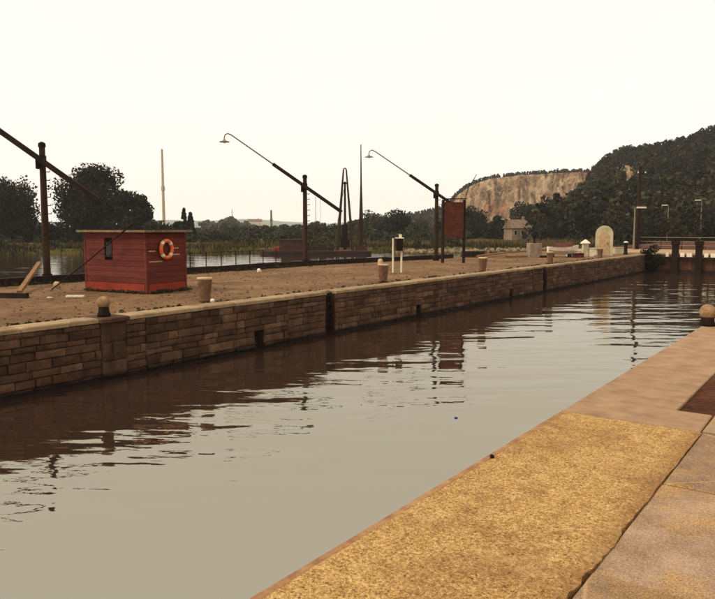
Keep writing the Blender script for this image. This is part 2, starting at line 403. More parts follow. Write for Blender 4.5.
def tree(label, base, height, width, mat, group, name='leafy_tree', seed=0, lumps=26, leaves=120, crown_from=0.12, lobes=None, leaf=0.3):
    rng = np.random.default_rng(seed + 100)
    root = thing(name, label, 'tree', base, 0, group)
    R = width / 2; c0 = height * crown_from; hc = (height - c0) / 2; cz = c0 + hc
    C, Rd, T = [], [], []
    for k in range(lumps):
        d = rng.normal(size=3); d /= np.linalg.norm(d); q = 0.3 + 0.52 * rng.random() ** 0.6
        p = np.array([d[0] * R * q, d[1] * R * q, cz + d[2] * hc * q])
        if lobes: p = p + np.array(lobes[k % len(lobes)])
        C.append(p); Rd.append(min(R, hc) * (0.30 + 0.22 * rng.random())); T.append(0.25 + 0.5 * rng.random())
    V, F, ti = leaf_cloud(C, Rd, leaves, leaf, rng, T)
    V[:, 2] = np.maximum(V[:, 2], 0.05)
    link('crown', np_mesh('crown', V, F, ti), mat, root)
    m = MB(); r0 = max(0.12, height * 0.022)
    m.tube([(0, 0, -0.1), (0.05 * R, 0, c0), (0.08 * R, 0.03 * R, cz), (0, 0, cz + hc * 0.6)], [r0 * 1.25, r0, r0 * 0.6, r0 * 0.2], 8)
    for k in range(6):
        p = C[(k * 5) % lumps]; z0 = c0 + (p[2] - c0) * 0.35
        m.tube([(0.05 * R, 0, max(z0, 0.4)), (p[0] * 0.5, p[1] * 0.5, (z0 + p[2]) / 2), tuple(p)], [r0 * 0.45, r0 * 0.3, r0 * 0.1], 5)
    m.build('trunk', M['bark'], root)
    return root

# ------------------------------------------------------------------ terrain and water
WATER = -1.53
RX, LX = -2.86, -15.0                 # near quay edge, far lock wall face
HEAD = 64.2                           # upstream end of the chamber
SHORE = [(-400, 255.4), (-250, 255.2), (-100, 254.8), (0, 254.6), (100, 254.0), (200, 253.6), (300, 252.7), (400, 252.2), (470, 252), (540, 250.2), (600, 249), (640, 248)]
shore = [hit(a, b, WATER) for a, b in SHORE]
river = [(-1.2, -80), (-1.2, 65.6), (-22.5, 66.0), (-22.5, 112)] + [(v.x, v.y) for v in reversed(shore)] + [(-260, -80)]
def sdist(X, Y, poly):
    d = np.full(X.shape, 1e9); inside = np.zeros(X.shape, bool); n = len(poly)
    for k in range(n):
        x0, y0 = poly[k]; x1, y1 = poly[(k + 1) % n]; ex, ey = x1 - x0, y1 - y0
        tt = np.clip(((X - x0) * ex + (Y - y0) * ey) / (ex * ex + ey * ey), 0, 1)
        d = np.minimum(d, np.hypot(X - x0 - tt * ex, Y - y0 - tt * ey))
        cnd = (y0 > Y) != (y1 > Y)
        with np.errstate(divide='ignore', invalid='ignore'):
            inside ^= cnd & (X < ex * (Y - y0) / (ey if ey else 1e-9) + x0)
    return np.where(inside, -d, d)
def ground_z(X, Y):
    s = sdist(X, Y, river)
    az = np.degrees(np.arctan2(X, Y))
    k = np.clip((az + 17) / 6.0, 0, 1); k = k * k * (3 - 2 * k)
    k = np.where((np.abs(az) > 150), 1, k)
    out = -0.9 * (1 - k) - 0.10 * k + (0.25 * (fbm(X / 25, Y / 25, 3) - 0.5)) * np.where(s > 6, 1, 0) * (1 - k)
    tt = np.clip((s + 1.6) / 4.2, 0, 1); tt = tt * tt * (3 - 2 * tt)
    return -3.4 + (out + 3.4) * tt
cam_az = -math.degrees(YAW)
angs = np.radians(np.concatenate([np.arange(-180, cam_az - 34, 2.0), np.arange(cam_az - 34, cam_az + 36, 0.22), np.arange(cam_az + 36, 180.1, 2.0)]))
rads = np.concatenate([[0.4], np.geomspace(1.2, 60, 40), np.arange(61.5, 175, 1.5), np.geomspace(180, 3150, 40)])
A, Rr = np.meshgrid(angs, rads, indexing='ij')
GX, GY = Rr * np.sin(A), Rr * np.cos(A)
tag(link('ground', grid_mesh('ground', GX, GY, ground_z(GX, GY)), M['meadow'], smooth=True), kind='structure')

m = MB(); m.v = [Vector(q) for q in ((-420, -120, WATER), (-1.0, -120, WATER), (-1.0, 160, WATER), (-420, 160, WATER))]; m.f = [(0, 1, 2, 3)]
tag(m.build('water', M['water']), kind='structure')

# island between lock and river: solid body with an uneven dirt top
ISL = [(LX - 0.55, -60), (LX - 0.55, 66), (-2, 66.0), (-2, 67), (-23, 114), (-25.4, 112), (-25.4, 46), (-27.8, 33), (-27.8, -60)]
ISL = [(LX - 0.55, -60), (LX - 0.55, 66), (-23, 114), (-25.4, 112), (-25.4, 46), (-27.8, 33), (-27.8, -60)]
island = tag(MB().prism(ISL, -3.3, -0.06).build('island', M['mortar']), kind='structure')
xs = np.linspace(0, 1, 60); ys = np.concatenate([np.linspace(-60, 4, 40), np.linspace(4.4, 66, 200)])
YY, TT = np.meshgrid(ys, xs, indexing='ij')
left_edge = np.interp(ys, [-60, 33, 46, 66], [-27.8, -27.8, -25.4, -25.4])[:, None]
XX = left_edge + (LX - 0.55 - left_edge) * TT
ZZ = -0.035 + 0.05 * (fbm(XX / 1.6, YY / 1.6, 5) - 0.5) * np.minimum(1, np.minimum(TT, 1 - TT) * 8)
tag(link('quay_ground', grid_mesh('quay_ground', XX[:, ::-1], YY[:, ::-1], ZZ[:, ::-1]), M['dirt'], smooth=True), kind='structure')

# pale apron across the head of the lock
tag(MB().prism([(-24.5, 66.1), (60, 66.1), (60, 78), (-24.5, 78)], -0.3, 0.004).build('apron', M['apron']), kind='structure')

# ------------------------------------------------------------------ near quay
quay = tag(MB().prism([(RX + 0.06, -60), (-1.0, -60), (-1.0, 66.0), (RX + 0.06, 66.0)], -3.3, -0.13).build('quay', M['mortar']), kind='structure')
def slab_mesh(name, w, l, h, ch=0.012, seed=0):
    """bevelled slab, centre of its top at the origin"""
    rng = random.Random(seed); m = MB(); x, y = w / 2, l / 2
    def ringp(dx, z): return [Vector((sx * (x - dx) + rng.uniform(-.004, .004), sy * (y - dx) + rng.uniform(-.004, .004), z)) for sx, sy in ((-1,-1),(1,-1),(1,1),(-1,1))]
    m.v = ringp(0, -h) + ringp(0, -ch) + ringp(ch, 0)
    m.f = [(3, 2, 1, 0), (8, 9, 10, 11)]
    for b in (0, 4):
        for k in range(4): k2 = (k + 1) % 4; m.f.append((b + k, b + k2, b + 4 + k2, b + 4 + k))
    return m.mesh(name)
# lichen grown concrete strip, x from nosing to the crack line
ys = np.arange(-3.0, 8.16, 0.035); xs = np.concatenate([[0], np.linspace(0, 1, 58), [1]])
YY, TT = np.meshgrid(ys, xs, indexing='ij')
rag = 0.22 + 0.78 * np.clip((6.0 - ys) / 1.2, 0, 1)
crack = -1.296 + rag * (0.12 * (fbm(ys * 1.3, ys * 0 + 3.3, 21, 5) - 0.5) + 0.06 * (fbm(ys * 9, ys * 0 + 1, 31, 3) - 0.5))
x0 = RX + 0.085; XX = x0 + (crack[:, None] - x0) * TT
ZZ = 0.012 * (fbm(XX * 3, YY * 3, 41, 5) - 0.5) + 0.010 * (fbm(XX * 14, YY * 14, 47, 3) - 0.5) + 0.006
ZZ += 0.035 * np.clip((XX + 1.75) / 0.3, 0, 1) * np.clip((5.3 - YY) / 0.8, 0, 1) * np.clip(fbm(XX * 9, YY * 9, 49, 4) - 0.42, 0, 1) * 2 * np.clip((crack[:, None] + 0.01 - XX) / 0.05, 0, 1)
ZZ[:, 0] = -0.14; ZZ[:, -1] = -0.14; XX[:, 0] = XX[:, 1]; XX[:, -1] = XX[:, -2]
cst = link('edge_concrete', grid_mesh('edge_concrete', XX[:, ::-1], YY[:, ::-1], ZZ[:, ::-1]), M['lichen'], quay); cst.data.shade_flat()
me_n = [slab_mesh('nosing_stone', 0.08, 1.38, 0.30, 0.01, k) for k in range(3)]
y = -3.0; k = 0
while y < 8.2:
    l = min(1.385, 8.30 - y); o = link('nosing_stone', me_n[k % 3], M['nosing'], quay, loc=(RX + 0.04, y + l / 2, -0.004)); o.scale.y = (l - 0.008) / 1.38; y += 1.385; k += 1
me_c = [slab_mesh('coping_stone', 1.0, 1.0, 0.30, 0.012, 10 + k) for k in range(4)]
def near_slab(x0, x1, y0, y1, mat, z, k, name='coping_stone', rz=0):
    o = link(name, me_c[k % 4].copy() if mat else me_c[k % 4], mat, quay, loc=((x0 + x1) / 2, (y0 + y1) / 2, z), rz=rz)
    o.scale = (x1 - x0 - 0.012, y1 - y0 - 0.012, 1); return o
cop_near = [slab_mesh('coping_stone', 1.0, 1.0, 0.30, 0.010, 30 + k) for k in range(4)]
for me in cop_near: me.materials.append(M['coping_near'])
pav = [slab_mesh('paving_slab', 1.0, 1.0, 0.12, 0.010, 50 + k) for k in range(4)]
for me in pav: me.materials.append(M['slab'])
def put(me, name, x0, x1, y0, y1, z):
    o = link(name, me, None, quay, loc=((x0 + x1) / 2, (y0 + y1) / 2, z)); o.scale = (x1 - x0 - 0.014, y1 - y0 - 0.014, 1); return o
put(cop_near[0], 'coping_stone', RX, -1.32, 8.17, 9.02, 0.0); put(pav[1], 'paving_slab', -1.32, 0.4, 8.22, 9.08, 0.001); put(pav[2], 'paving_slab', 0.4, 2.3, 8.24, 9.1, -0.002); put(pav[0], 'paving_slab', 2.3, 4.5, 8.24, 9.1, 0.001)
y = 9.02; k = 0
while y < 64:
    l = [2.6, 2.2, 2.9][k % 3]; put(cop_near[k % 4], 'coping_stone', RX, -1.72, y, y + l, 0.002 * (k % 2)); y += l; k += 1
ycuts = [-3.2, -1.4, 0.5, 2.45, 4.44, 6.36, 8.2]
for i in range(len(ycuts) - 1):
    x = -1.30
    for j in range(4):
        w = [1.5, 1.3, 1.6, 1.4][j]
        put(pav[(i + j) % 4], 'paving_slab', x, x + w, ycuts[i] + 0.05 * (j - 1), ycuts[i + 1] + 0.05 * (j - 1), [0.001, -0.004, 0.003][(i + j) % 3]); x += w
# earth beside and behind the slabs
xs = np.linspace(-1.72, 22, 60); ys = np.linspace(-30, 66, 240); YY, XX = np.meshgrid(ys, xs, indexing='ij')
ZZ = -0.03 + 0.05 * (fbm(XX / 1.1, YY / 1.1, 61) - 0.5)
ZZ = np.where((YY < 8.9) & (XX < 5.2), -0.125, ZZ)
tag(link('earth', grid_mesh('earth', XX[:, ::-1], YY[:, ::-1], ZZ[:, ::-1]), M['dark_earth'], smooth=True), kind='structure')

# ------------------------------------------------------------------ far lock wall: every stone its own piece
wall = thing('lock_wall', 'long brown stone lock wall with pale coping on the far side of the water', 'wall', (LX, 0, -3.0))
def wp(x, y, z): return Vector((x - LX, y, z + 3.0))
Y0, Y1 = -6.0, 62.6
LADDERS = [(18.95, 19.5), (39.3, 39.95)]
NICHES = [(15.45, 15.85), (25.0, 25.4), (34.55, 34.95)]
PIL = (10.08, 10.80)
m = MB()
def wbox(x0, x1, y0, y1, z0, z1): m.box(wp((x0 + x1) / 2, (y0 + y1) / 2, (z0 + z1) / 2), (x1 - x0, y1 - y0, z1 - z0))
cur = Y0
for a_, b_ in sorted(LADDERS + NICHES):
    wbox(-15.56, -15.07, cur, a_, -3.0, -0.11); wbox(-15.56, -15.36, a_, b_, -3.0, -0.11)
    if (a_, b_) in NICHES: wbox(-15.355, -15.07, a_, b_, -0.95, -0.11)
    cur = b_
wbox(-15.56, -15.07, cur, Y1, -3.0, -0.11)
m.build('backing', M['mortar'], wall)
def stone_mesh(seed):
    """unit stone: x is depth (front at 0), y length, z height; bulging chamfered face"""
    rng = random.Random(seed); m = MB(); j = lambda a: rng.uniform(-a, a)
    back = [(-1, -.5, -.5), (-1, .5, -.5), (-1, .5, .5), (-1, -.5, .5)]
    mid = [(-.22 + j(.06), y * .5 + j(.012), z * .5 + j(.03)) for y, z in ((-1,-1),(1,-1),(1,1),(-1,1))]
    fr = [(0 + j(.12), y * (.46 + j(.02)), z * (.40 + j(.05))) for y, z in ((-1,-1),(1,-1),(1,1),(-1,1))]
    m.v = [Vector(q) for q in back + mid + fr] + [Vector((0.12 + j(.08), j(.15), j(.1)))]
    m.f = [(3, 2, 1, 0)]
    for b in (0, 4):
        for k in range(4): k2 = (k + 1) % 4; m.f.append((b + k, b + k2, b + 4 + k2, b + 4 + k))
    for k in range(4): m.f.append((8 + k, 8 + (k + 1) % 4, 12))
    return m
protos = [stone_mesh(70 + k) for k in range(10)]
pmesh = [p.mesh('stone') for p in protos]
for me in pmesh: me.materials.append(M['wall_stone'])
NC = 10
rs = random.Random(5); stones = []
seg0 = Y0
while seg0 < Y1 - 0.3:
    seg1 = min(seg0 + rs.uniform(4.5, 9.0), Y1)
    if Y1 - seg1 < 1.0: seg1 = Y1
    for a_, b_ in LADDERS + [PIL]:
        if a_ < seg1 < b_ + 0.4: seg1 = b_ + 0.6
    hs = [rs.uniform(0.12, 0.26) for _ in range(8)]; k_ = (1.62 - 0.115) / sum(hs); zc = [-2.1, -1.62]
    for h_ in hs: zc.append(zc[-1] + h_ * k_)
    for ci in range(len(zc) - 1):
        z0, z1 = zc[ci], zc[ci + 1]
        blocked = sorted(list(LADDERS) + [PIL] + ([n for n in NICHES] if z1 < -0.86 else []))
        y = seg0; yend = seg1
        while y < yend - 0.05:
            l = rs.uniform(0.26, 0.85) * (0.7 + 2.2 * (z1 - z0)); e = min(y + l, yend)
            if yend - e < 0.16: e = yend
            for a_, b_ in blocked:
                if a_ - 0.001 <= y < b_: y = b_; e = min(y + l, yend)
                if y < a_ < e + 0.15: e = a_
            if e - y > 0.05: stones.append((y, e, z0, z1, rs.randrange(10), rs.uniform(-.03, .02)))
            y = max(e, y + 0.01)
    seg0 = seg1
vis = sorted([s for s in stones if s[3] > WATER + 0.02 and s[1] > 6.5], key=lambda s: s[0])
near = vis[:300]; rest = [s for s in stones if s not in set(near)]
def stone_xf(s):
    y0, y1, z0, z1, k, dx = s
    return wp(LX + dx, (y0 + y1) / 2, (z0 + z1) / 2), Vector((0.12, y1 - y0 - 0.014, z1 - z0 - 0.012))
for s in near:
    p, sc = stone_xf(s); o = link('stone', pmesh[s[4]], None, wall, loc=p); o.scale = sc
Vv, Ff, Tt = [], [], []
m = MB(); tint = []
for s in rest:
    p, sc = stone_xf(s); b = len(m.v); pr = protos[s[4]]
    m.v += [Vector((v.x * sc.x, v.y * sc.y, v.z * sc.z)) + p for v in pr.v]; m.f += [tuple(b + i for i in f) for f in pr.f]; tint += [rs.random()] * len(pr.f)
me = m.mesh('stone_courses'); at_ = me.attributes.new('tint', 'FLOAT', 'FACE'); at_.data.foreach_set('value', tint)
tag(link('stone_courses', me, M['wall_stone'], wall), kind='stuff')
# pilaster of big dressed blocks below the ball bollard, with a dark cap slab
zz = [-2.1, -1.52, -1.08, -0.62, -0.115]
for k in range(4):
    halves = [(PIL[0], PIL[1])] if k % 2 else [(PIL[0], PIL[0] + 0.3), (PIL[0] + 0.3, PIL[1])]
    for a_, b_ in halves:
        o = link('pilaster_block', pmesh[(3 * k + 1) % 10], None, wall, loc=wp(LX + 0.02, (a_ + b_) / 2, (zz[k] + zz[k + 1]) / 2)); o.scale = (0.16, b_ - a_ - 0.012, zz[k + 1] - zz[k] - 0.012)
m = MB(); me = slab_mesh('pilaster_cap', 0.90, 0.84, 0.11, 0.03, 3)
link('pilaster_cap', me, M['plinth'], wall, loc=wp(LX - 0.36, (PIL[0] + PIL[1]) / 2, 0.0))
# coping
cm = [slab_mesh('coping_stone', 0.62, 1.0, 0.105, 0.025, 80 + k) for k in range(5)]
for me in cm: me.materials.append(M['coping'])
y, k = Y0, 0
breaks = sorted([PIL] + LADDERS)
while y < Y1:
    e = min(y + rs.uniform(1.1, 1.7), Y1)
    for a_, b_ in breaks:
        if a_ - 0.001 <= y < b_:
            if (a_, b_) in LADDERS:
                o = link('coping_stone', cm[k % 5], None, wall, loc=wp(LX - 0.44, (a_ + b_) / 2, 0)); o.scale = (0.45, b_ - a_ - 0.01, 1); k += 1
            else: pass
            y = b_ + (0.06 if (a_, b_) == PIL else 0); e = y + 1.3
        if y < a_ < e + 0.3: e = a_ - (0.06 if (a_, b_) == PIL else 0)
    o = link('coping_stone', cm[k % 5], None, wall, loc=wp(LX - 0.29, (y + e) / 2, 0.004 * (k % 3 - 1))); o.scale = (1, e - y - 0.012, 1)
    y = e; k += 1
    for a_, b_ in breaks:
        if abs(y - a_) < 0.08: y = a_
# ladders let into the recesses
for a_, b_ in LADDERS:
    m = MB(); yc = (a_ + b_) / 2
    for s in (-1, 1): m.box(wp(-15.16, yc + s * 0.19, -1.0), (0.05, 0.04, 1.9))
    for j in range(7): m.box(wp(-15.16, yc, -1.75 + j * 0.26), (0.03, 0.34, 0.03))
    m.build('ladder', M['dark_iron'], wall)
for a_, b_ in NICHES:
    m = MB(); yc = (a_ + b_) / 2
    m.tube([wp(-15.37, yc, -1.12), wp(-15.02, yc, -1.12), wp(-14.98, yc, -1.02)], 0.035, 8)
    m.tube([wp(-15.2, yc, -2.0), wp(-15.2, yc, -0.96)], 0.06, 8)
    m.build('mooring_hook', M['dark_iron'], wall)

# ------------------------------------------------------------------ lock gate with paddle gear
gate = thing('lock_gate', 'brown timber lock gate with dark paddle posts at the head of the lock', 'gate', (-9, 63.2, -3.0))
def gp(x, y, z): return Vector((x + 9, y - 63.2, z + 3.0))
gm = [MB().box((0, 0, 0), (0.30, 0.12, 2.28)).mesh('board') for _ in range(1)]
gm[0].materials.append(M['gate_wood'])
x = -14.8; k = 0
while x < -3.0:
    o = link('board', gm[0], None, gate, loc=gp(x, 63.2 + 0.015 * (k % 3), -1.44)); x += 0.318; k += 1
MB().box(gp(-8.93, 63.45, -1.6), (12.1, 0.30, 2.6)).build('frame', M['dark_wood'], gate)
MB().box(gp(-8.93, 63.08, -1.42), (12.0, 0.10, 0.30)).build('waling', M['dark_wood'], gate)
MB().box(gp(-8.93, 63.25, -0.24), (12.1, 0.95, 0.12)).build('walkway', M['dark_wood'], gate)
x = -14.6; k = 0
for x in (-12.7, -10.9, -9.1, -7.3, -5.5, -3.9):
    m = MB(); m.box(gp(x, 62.9, -0.55), (0.5, 0.30, 3.2)); m.box(gp(x, 62.88, 0.95), (0.62, 0.42, 0.32)); m.build('paddle_post', M['dark_iron'], gate)
    m = MB(); m.tube([gp(x + 0.25, 62.86, 0.7), gp(x + 0.45, 62.86, 0.7), gp(x + 0.45, 62.86, 0.45)], 0.025, 6); m.build('crank', M['dark_iron'], gate)
    for q, w in ((-0.62, 0.22), (0.55, 0.30), (0.98, 0.2)):
        MB().box(gp(x + q, 62.95, -0.02), (w, 0.2, 0.32)).build('white_block', M['white_paint'], gate)
# masonry behind the gate (head of the lock)
head = thing('head_wall', 'low stone wall carrying the pale apron behind the lock gate', 'wall', (-9, 65, -3.0))
MB().box((0, 0.3, 1.45), (14.4, 1.5, 2.9)).build('masonry', M['wall_stone'], head)
for k in range(10): 
    o = link('coping_stone', cm[k % 5], None, head, loc=(-6.4 + 1.42 * k, -0.16, 3.005), rz=math.pi / 2); o.scale = (1, 1.40, 1)
# side wall of the gate recess
m = MB(); m.box((0, 0, 0), (0.6, 2.2, 3.0)); 
rec = thing('recess_wall', 'short dark return of masonry where the far wall meets the gate', 'wall', (-15.4, 63.75, -3.0))
MB().box((0, 0, 1.48), (0.8, 2.2, 2.96)).build('masonry', M['mortar'], rec)

# ------------------------------------------------------------------ lamp cranes: post, swinging boom, gooseneck lamp
def make_crane():
    r = thing('lamp_crane', 'x', 'lamp post')
    m = MB(); m.tube([(0, 0, -0.3), (0, 0, 2.6), (0, 0, 5.25)], [0.15, 0.135, 0.115], 10); m.build('post', M['brown_wood'], r)
    m = MB(); m.tube([(0, 0, 5.2), (0, 0, 5.34), (0, 0, 5.40)], [0.15, 0.14, 0.04], 10); m.build('post_cap', M['dark_iron'], r)
    ang = math.radians(35); dx, dz = -math.cos(ang), math.sin(ang)
    piv = Vector((0, -0.24, 4.70))
    m = MB(); m.bar(piv + Vector((dx, 0, dz)) * -2.65, piv + Vector((dx, 0, dz)) * 2.25, 0.16, 0.20); m.build('boom', M['dark_wood'], r)
    tip = piv + Vector((dx, 0, dz)) * 5.15
    pts = [piv + Vector((dx, 0, dz)) * 2.0, tip, tip + Vector((-0.20, 0, 0.09)), tip + Vector((-0.36, 0, 0.02)), tip + Vector((-0.41, 0, -0.14)), tip + Vector((-0.41, 0, -0.26))]
    m = MB(); m.tube(pts, [0.045, 0.038, 0.036, 0.036, 0.036, 0.036], 8); m.build('lamp_pipe', M['pipe_grey'], r)
    L = tip + Vector((-0.41, 0, -0.26))
    m = MB(); m.lathe([(0.05, 0.03), (0.07, -0.02), (0.13, -0.06), (0.29, -0.12), (0.30, -0.15), (0.27, -0.15), (0.10, -0.09)][::-1], 18, L); sh = m.build('lamp_shade', M['pipe_grey'], r, True)
    m = MB(); m.lathe([(0.02, -0.22), (0.06, -0.20), (0.07, -0.15), (0.05, -0.08)], 12, L); m.build('bulb', M['white_paint'], sh, True)
    m = MB(); m.box((0, -0.11, 4.70), (0.30, 0.26, 0.34)); m.box((-0.17, -0.02, 4.62), (0.12, 0.26, 0.5)); m.build('pivot_bracket', M['dark_iron'], r)
    for k in range(9):
        m = MB(); m.tube([(0.06, 0, 1.7 + 0.32 * k), (0.27, -0.02, 1.7 + 0.32 * k), (0.27, -0.02, 1.76 + 0.32 * k)], 0.018, 5); m.build('step_peg', M['dark_iron'], r)
    e = piv + Vector((dx, 0, dz)) * -1.1
    m = MB(); m.tube([e, e + Vector((0.02, 0, -1.2)), e + Vector((-0.3, 0.1, -3.1)), (0.05, -0.12, 0.9)], 0.010, 4); m.build('cord', M['dark_iron'], r)
    m = MB(); m.tube([(0, 0, -0.06), (0, 0, 0.35)], [0.24, 0.19], 10); m.build('foot_collar', M['dark_iron'], r)
    return r
crane = make_crane()
spots = [((47, 282), 'tall lamp crane behind the red hut, boom cut off by the left picture edge', -27.0, 15.75),
         ((305, 265), 'brown lamp crane standing in front of the moored dredger, lamp over the water', -26.9, 32.0),
         ((436, 260), 'dark lamp crane beside the rusty sign board, boom crossing the board', -23.9, 42.4)]
for i, (pp, lab, x, y) in enumerate(spots):
    o = crane if i == 0 else copy_tree(crane)
    o['label'] = lab; o['group'] = 'lamp cranes along the river side of the quay'
    o.location = (x, y, -0.02); o.rotation_euler = (math.radians(0.6 * (i - 1)), 0, FACE + math.radians([6, 2, -6][i])); o.scale = (1, 1, [1.05, 0.99, 0.97][i])

# ------------------------------------------------------------------ red hut
hc, ha, hb = hit(147, 293), hit(82, 291.7), hit(186, 289)
ux = Vector((-math.cos(0.10), -math.sin(0.10), 0)); Lw = 3.05        # along the long face, towards the left
uy = Vector((-ux.y, ux.x, 0))
if uy.dot(hb - hc) < 0: uy = -uy
Lh = 1.86
hut = thing('wooden_hut', 'low red wooden hut with flat roof and orange life ring on its side', 'hut', (hc.x, hc.y, -0.03))
def hp(a, b, z): return ux * a + uy * b + Vector((0, 0, z))
HH = 2.1
Rl = Matrix((ux, uy, Vector((0, 0, 1)))).transposed()
def hbox(name, a0, a1, b0, b1, z0, z1, mat, parent=None):
    m = MB(); m.box(hp((a0 + a1) / 2, (b0 + b1) / 2, (z0 + z1) / 2), (a1 - a0, b1 - b0, z1 - z0), rot=Rl); return m.build(name, mat, parent or hut)
hbox('core', 0.04, Lw - 0.04, 0.04, Lh - 0.04, 0.0, HH - 0.02, M['black_hole'])
nb = 9; bh = (HH - 0.36) / nb
WIN = (1.62, 2.02, 1.22, 1.74)             # along, along, z, z on the long face
for k in range(nb):
    z0, z1 = 0.34 + k * bh, 0.34 + (k + 1) * bh - 0.010
    d = 0.004 * (k % 3)
    segs = [(0.05, Lw - 0.05)]
    if z1 > WIN[2] and z0 < WIN[3]: segs = [(0.05, WIN[0]), (WIN[1], Lw - 0.05)]
    for a0, a1 in segs: hbox('board', a0, a1, -0.012 - d, 0.045, z0, z1, M['hut_red'])
    hbox('board', -0.012 - d, 0.045, 0.05, Lh - 0.05, z0, z1, M['hut_red'])
    hbox('board', 0.05, Lw - 0.05, Lh - 0.045, Lh + 0.012, z0, z1, M['hut_red'])
    hbox('board', Lw - 0.045, Lw + 0.012, 0.05, Lh - 0.05, z0, z1, M['hut_red'])
for a0, b0 in ((-0.03, -0.03), (Lw - 0.05, -0.03), (-0.03, Lh - 0.05), (Lw - 0.05, Lh - 0.05)):
    hbox('corner_post', a0, a0 + 0.08, b0, b0 + 0.08, 0.01, HH - 0.005, M['hut_red'])
hbox('base_board', 0.06, Lw - 0.06, -0.045, 0.05, 0.0, 0.325, M['hut_base']); hbox('base_board', -0.045, 0.05, 0.06, Lh - 0.06, 0.0, 0.325, M['hut_base'])
hbox('base_board', 0.06, Lw - 0.06, Lh - 0.05, Lh + 0.045, 0.0, 0.325, M['hut_base']); hbox('base_board', Lw - 0.05, Lw + 0.045, 0.06, Lh - 0.06, 0.0, 0.325, M['hut_base'])
rf = hbox('roof', -0.20, Lw + 0.14, -0.20, Lh + 0.14, HH, HH + 0.05, M['hut_roof'])
hbox('roof_edge', -0.215, Lw + 0.155, -0.235, -0.205, HH - 0.015, HH + 0.062, M['hut_roof'], rf); hbox('roof_edge', -0.235, -0.205, -0.20, Lh + 0.155, HH - 0.015, HH + 0.062, M['hut_roof'], rf)
w = hbox('window', WIN[0] + 0.03, WIN[1] - 0.03, 0.0, 0.03, WIN[2] + 0.03, WIN[3] - 0.03, M['glass'])
for q in ((WIN[0], WIN[0] + 0.035, WIN[2], WIN[3]), (WIN[1] - 0.035, WIN[1], WIN[2], WIN[3]), (WIN[0] + 0.036, WIN[1] - 0.036, WIN[2], WIN[2] + 0.035), (WIN[0] + 0.036, WIN[1] - 0.036, WIN[3] - 0.035, WIN[3])):
    hbox('window_frame', q[0], q[1], -0.028, 0.03, q[2], q[3], M['dark_wood'], w)
for b0, b1, z in ((0.10, 0.40, 1.42), (1.12, 1.50, 1.50), (1.05, 1.55, 1.28), (0.12, 0.72, 1.06)):
    hbox('white_strip', -0.040, -0.021, b0, b1, z, z + 0.04, M['rim_pale'])
# life ring hanging on the short side
ring = thing('life_ring', 'orange and white life ring hanging on the red hut', 'life ring', Vector((hc.x, hc.y, -0.03)) + hp(-0.12, 0.84, 1.50))
def torus_piece(a0, a1, R0=0.26, r0=0.066, n=8):
    m = MB(); pts = []
    for i in range(n + 1):
        a = a0 + (a1 - a0) * i / n; pts.append(uy * (R0 * math.cos(a)) + Vector((0, 0, R0 * 1.12 * math.sin(a))))
    return m.tube(pts, r0, 10)
for k in range(4):
    a0 = math.pi / 4 + k * math.pi / 2
    torus_piece(a0 + 0.2, a0 + math.pi / 2 - 0.2, n=10).build('float_section', M['ring_orange'], ring, True)
    torus_piece(a0 - 0.2, a0 + 0.2, r0=0.069, n=5).build('white_band', M['white_paint'], ring, True)
m = MB(); m.tube([hp(0.09, 0, 0.30), hp(0.0, 0, 0.30)], 0.02, 6); m.build('hook', M['dark_iron'], ring)

# boat hook pole leaning on the hut
p0 = hit(60, 276, -0.02); p0 = Vector((hc.x, hc.y, -0.02)) + hp(Lw + 1.2, -0.55, 0.0)
p1 = Vector((hc.x, hc.y, 0)) + hp(0.55, -0.225, HH + 0.13)
pole = thing('boat_pole', 'long thin dark pole leaning against the front of the red hut', 'pole', p0)
m = MB(); m.tube([(0, 0, 0), (p1 - p0) * 0.5 + Vector((0, 0, -0.03)), p1 - p0], [0.022, 0.024, 0.026], 7); m.build('shaft', M['dark_wood'], pole)
d = (p1 - p0).normalized(); m = MB(); m.tube([p1 - p0 - d * 0.02, p1 - p0 + d * 0.28], [0.05, 0.04], 7); m.build('grip', M['dark_wood'], pole)

# ------------------------------------------------------------------ bollards
def ball_bollard(label, x, y, R, neck, seed):
    r = thing('ball_bollard', label, 'bollard', (x, y, 0.0), 0, 'round stone ball bollards at the lock edges')
    prof = []
    for i in range(15):
        a = -math.pi / 2 * 0.8 + (math.pi / 2 * 1.8 - 0.05) * i / 14
        prof.append((R * math.cos(a), neck + R * 0.8 + R * math.sin(a) * 0.97))
    MB().lathe(prof, 24).build('ball', M['ball_stone'], r, True)
    MB().lathe([(R * 0.98, 0.0), (R * 0.96, neck * 0.35), (R * 0.80, neck * 0.6), (R * 0.76, neck + 0.03)], 20).build('neck', M['dark_iron'], r, True)
    return r
ball_bollard('stone ball bollard on the pilaster of the far lock wall', -15.30, 10.38, 0.165, 0.22, 1)
ball_bollard('stone ball bollard on the near quay edge at the right picture edge', -2.76, 17.35, 0.18, 0.17, 2)

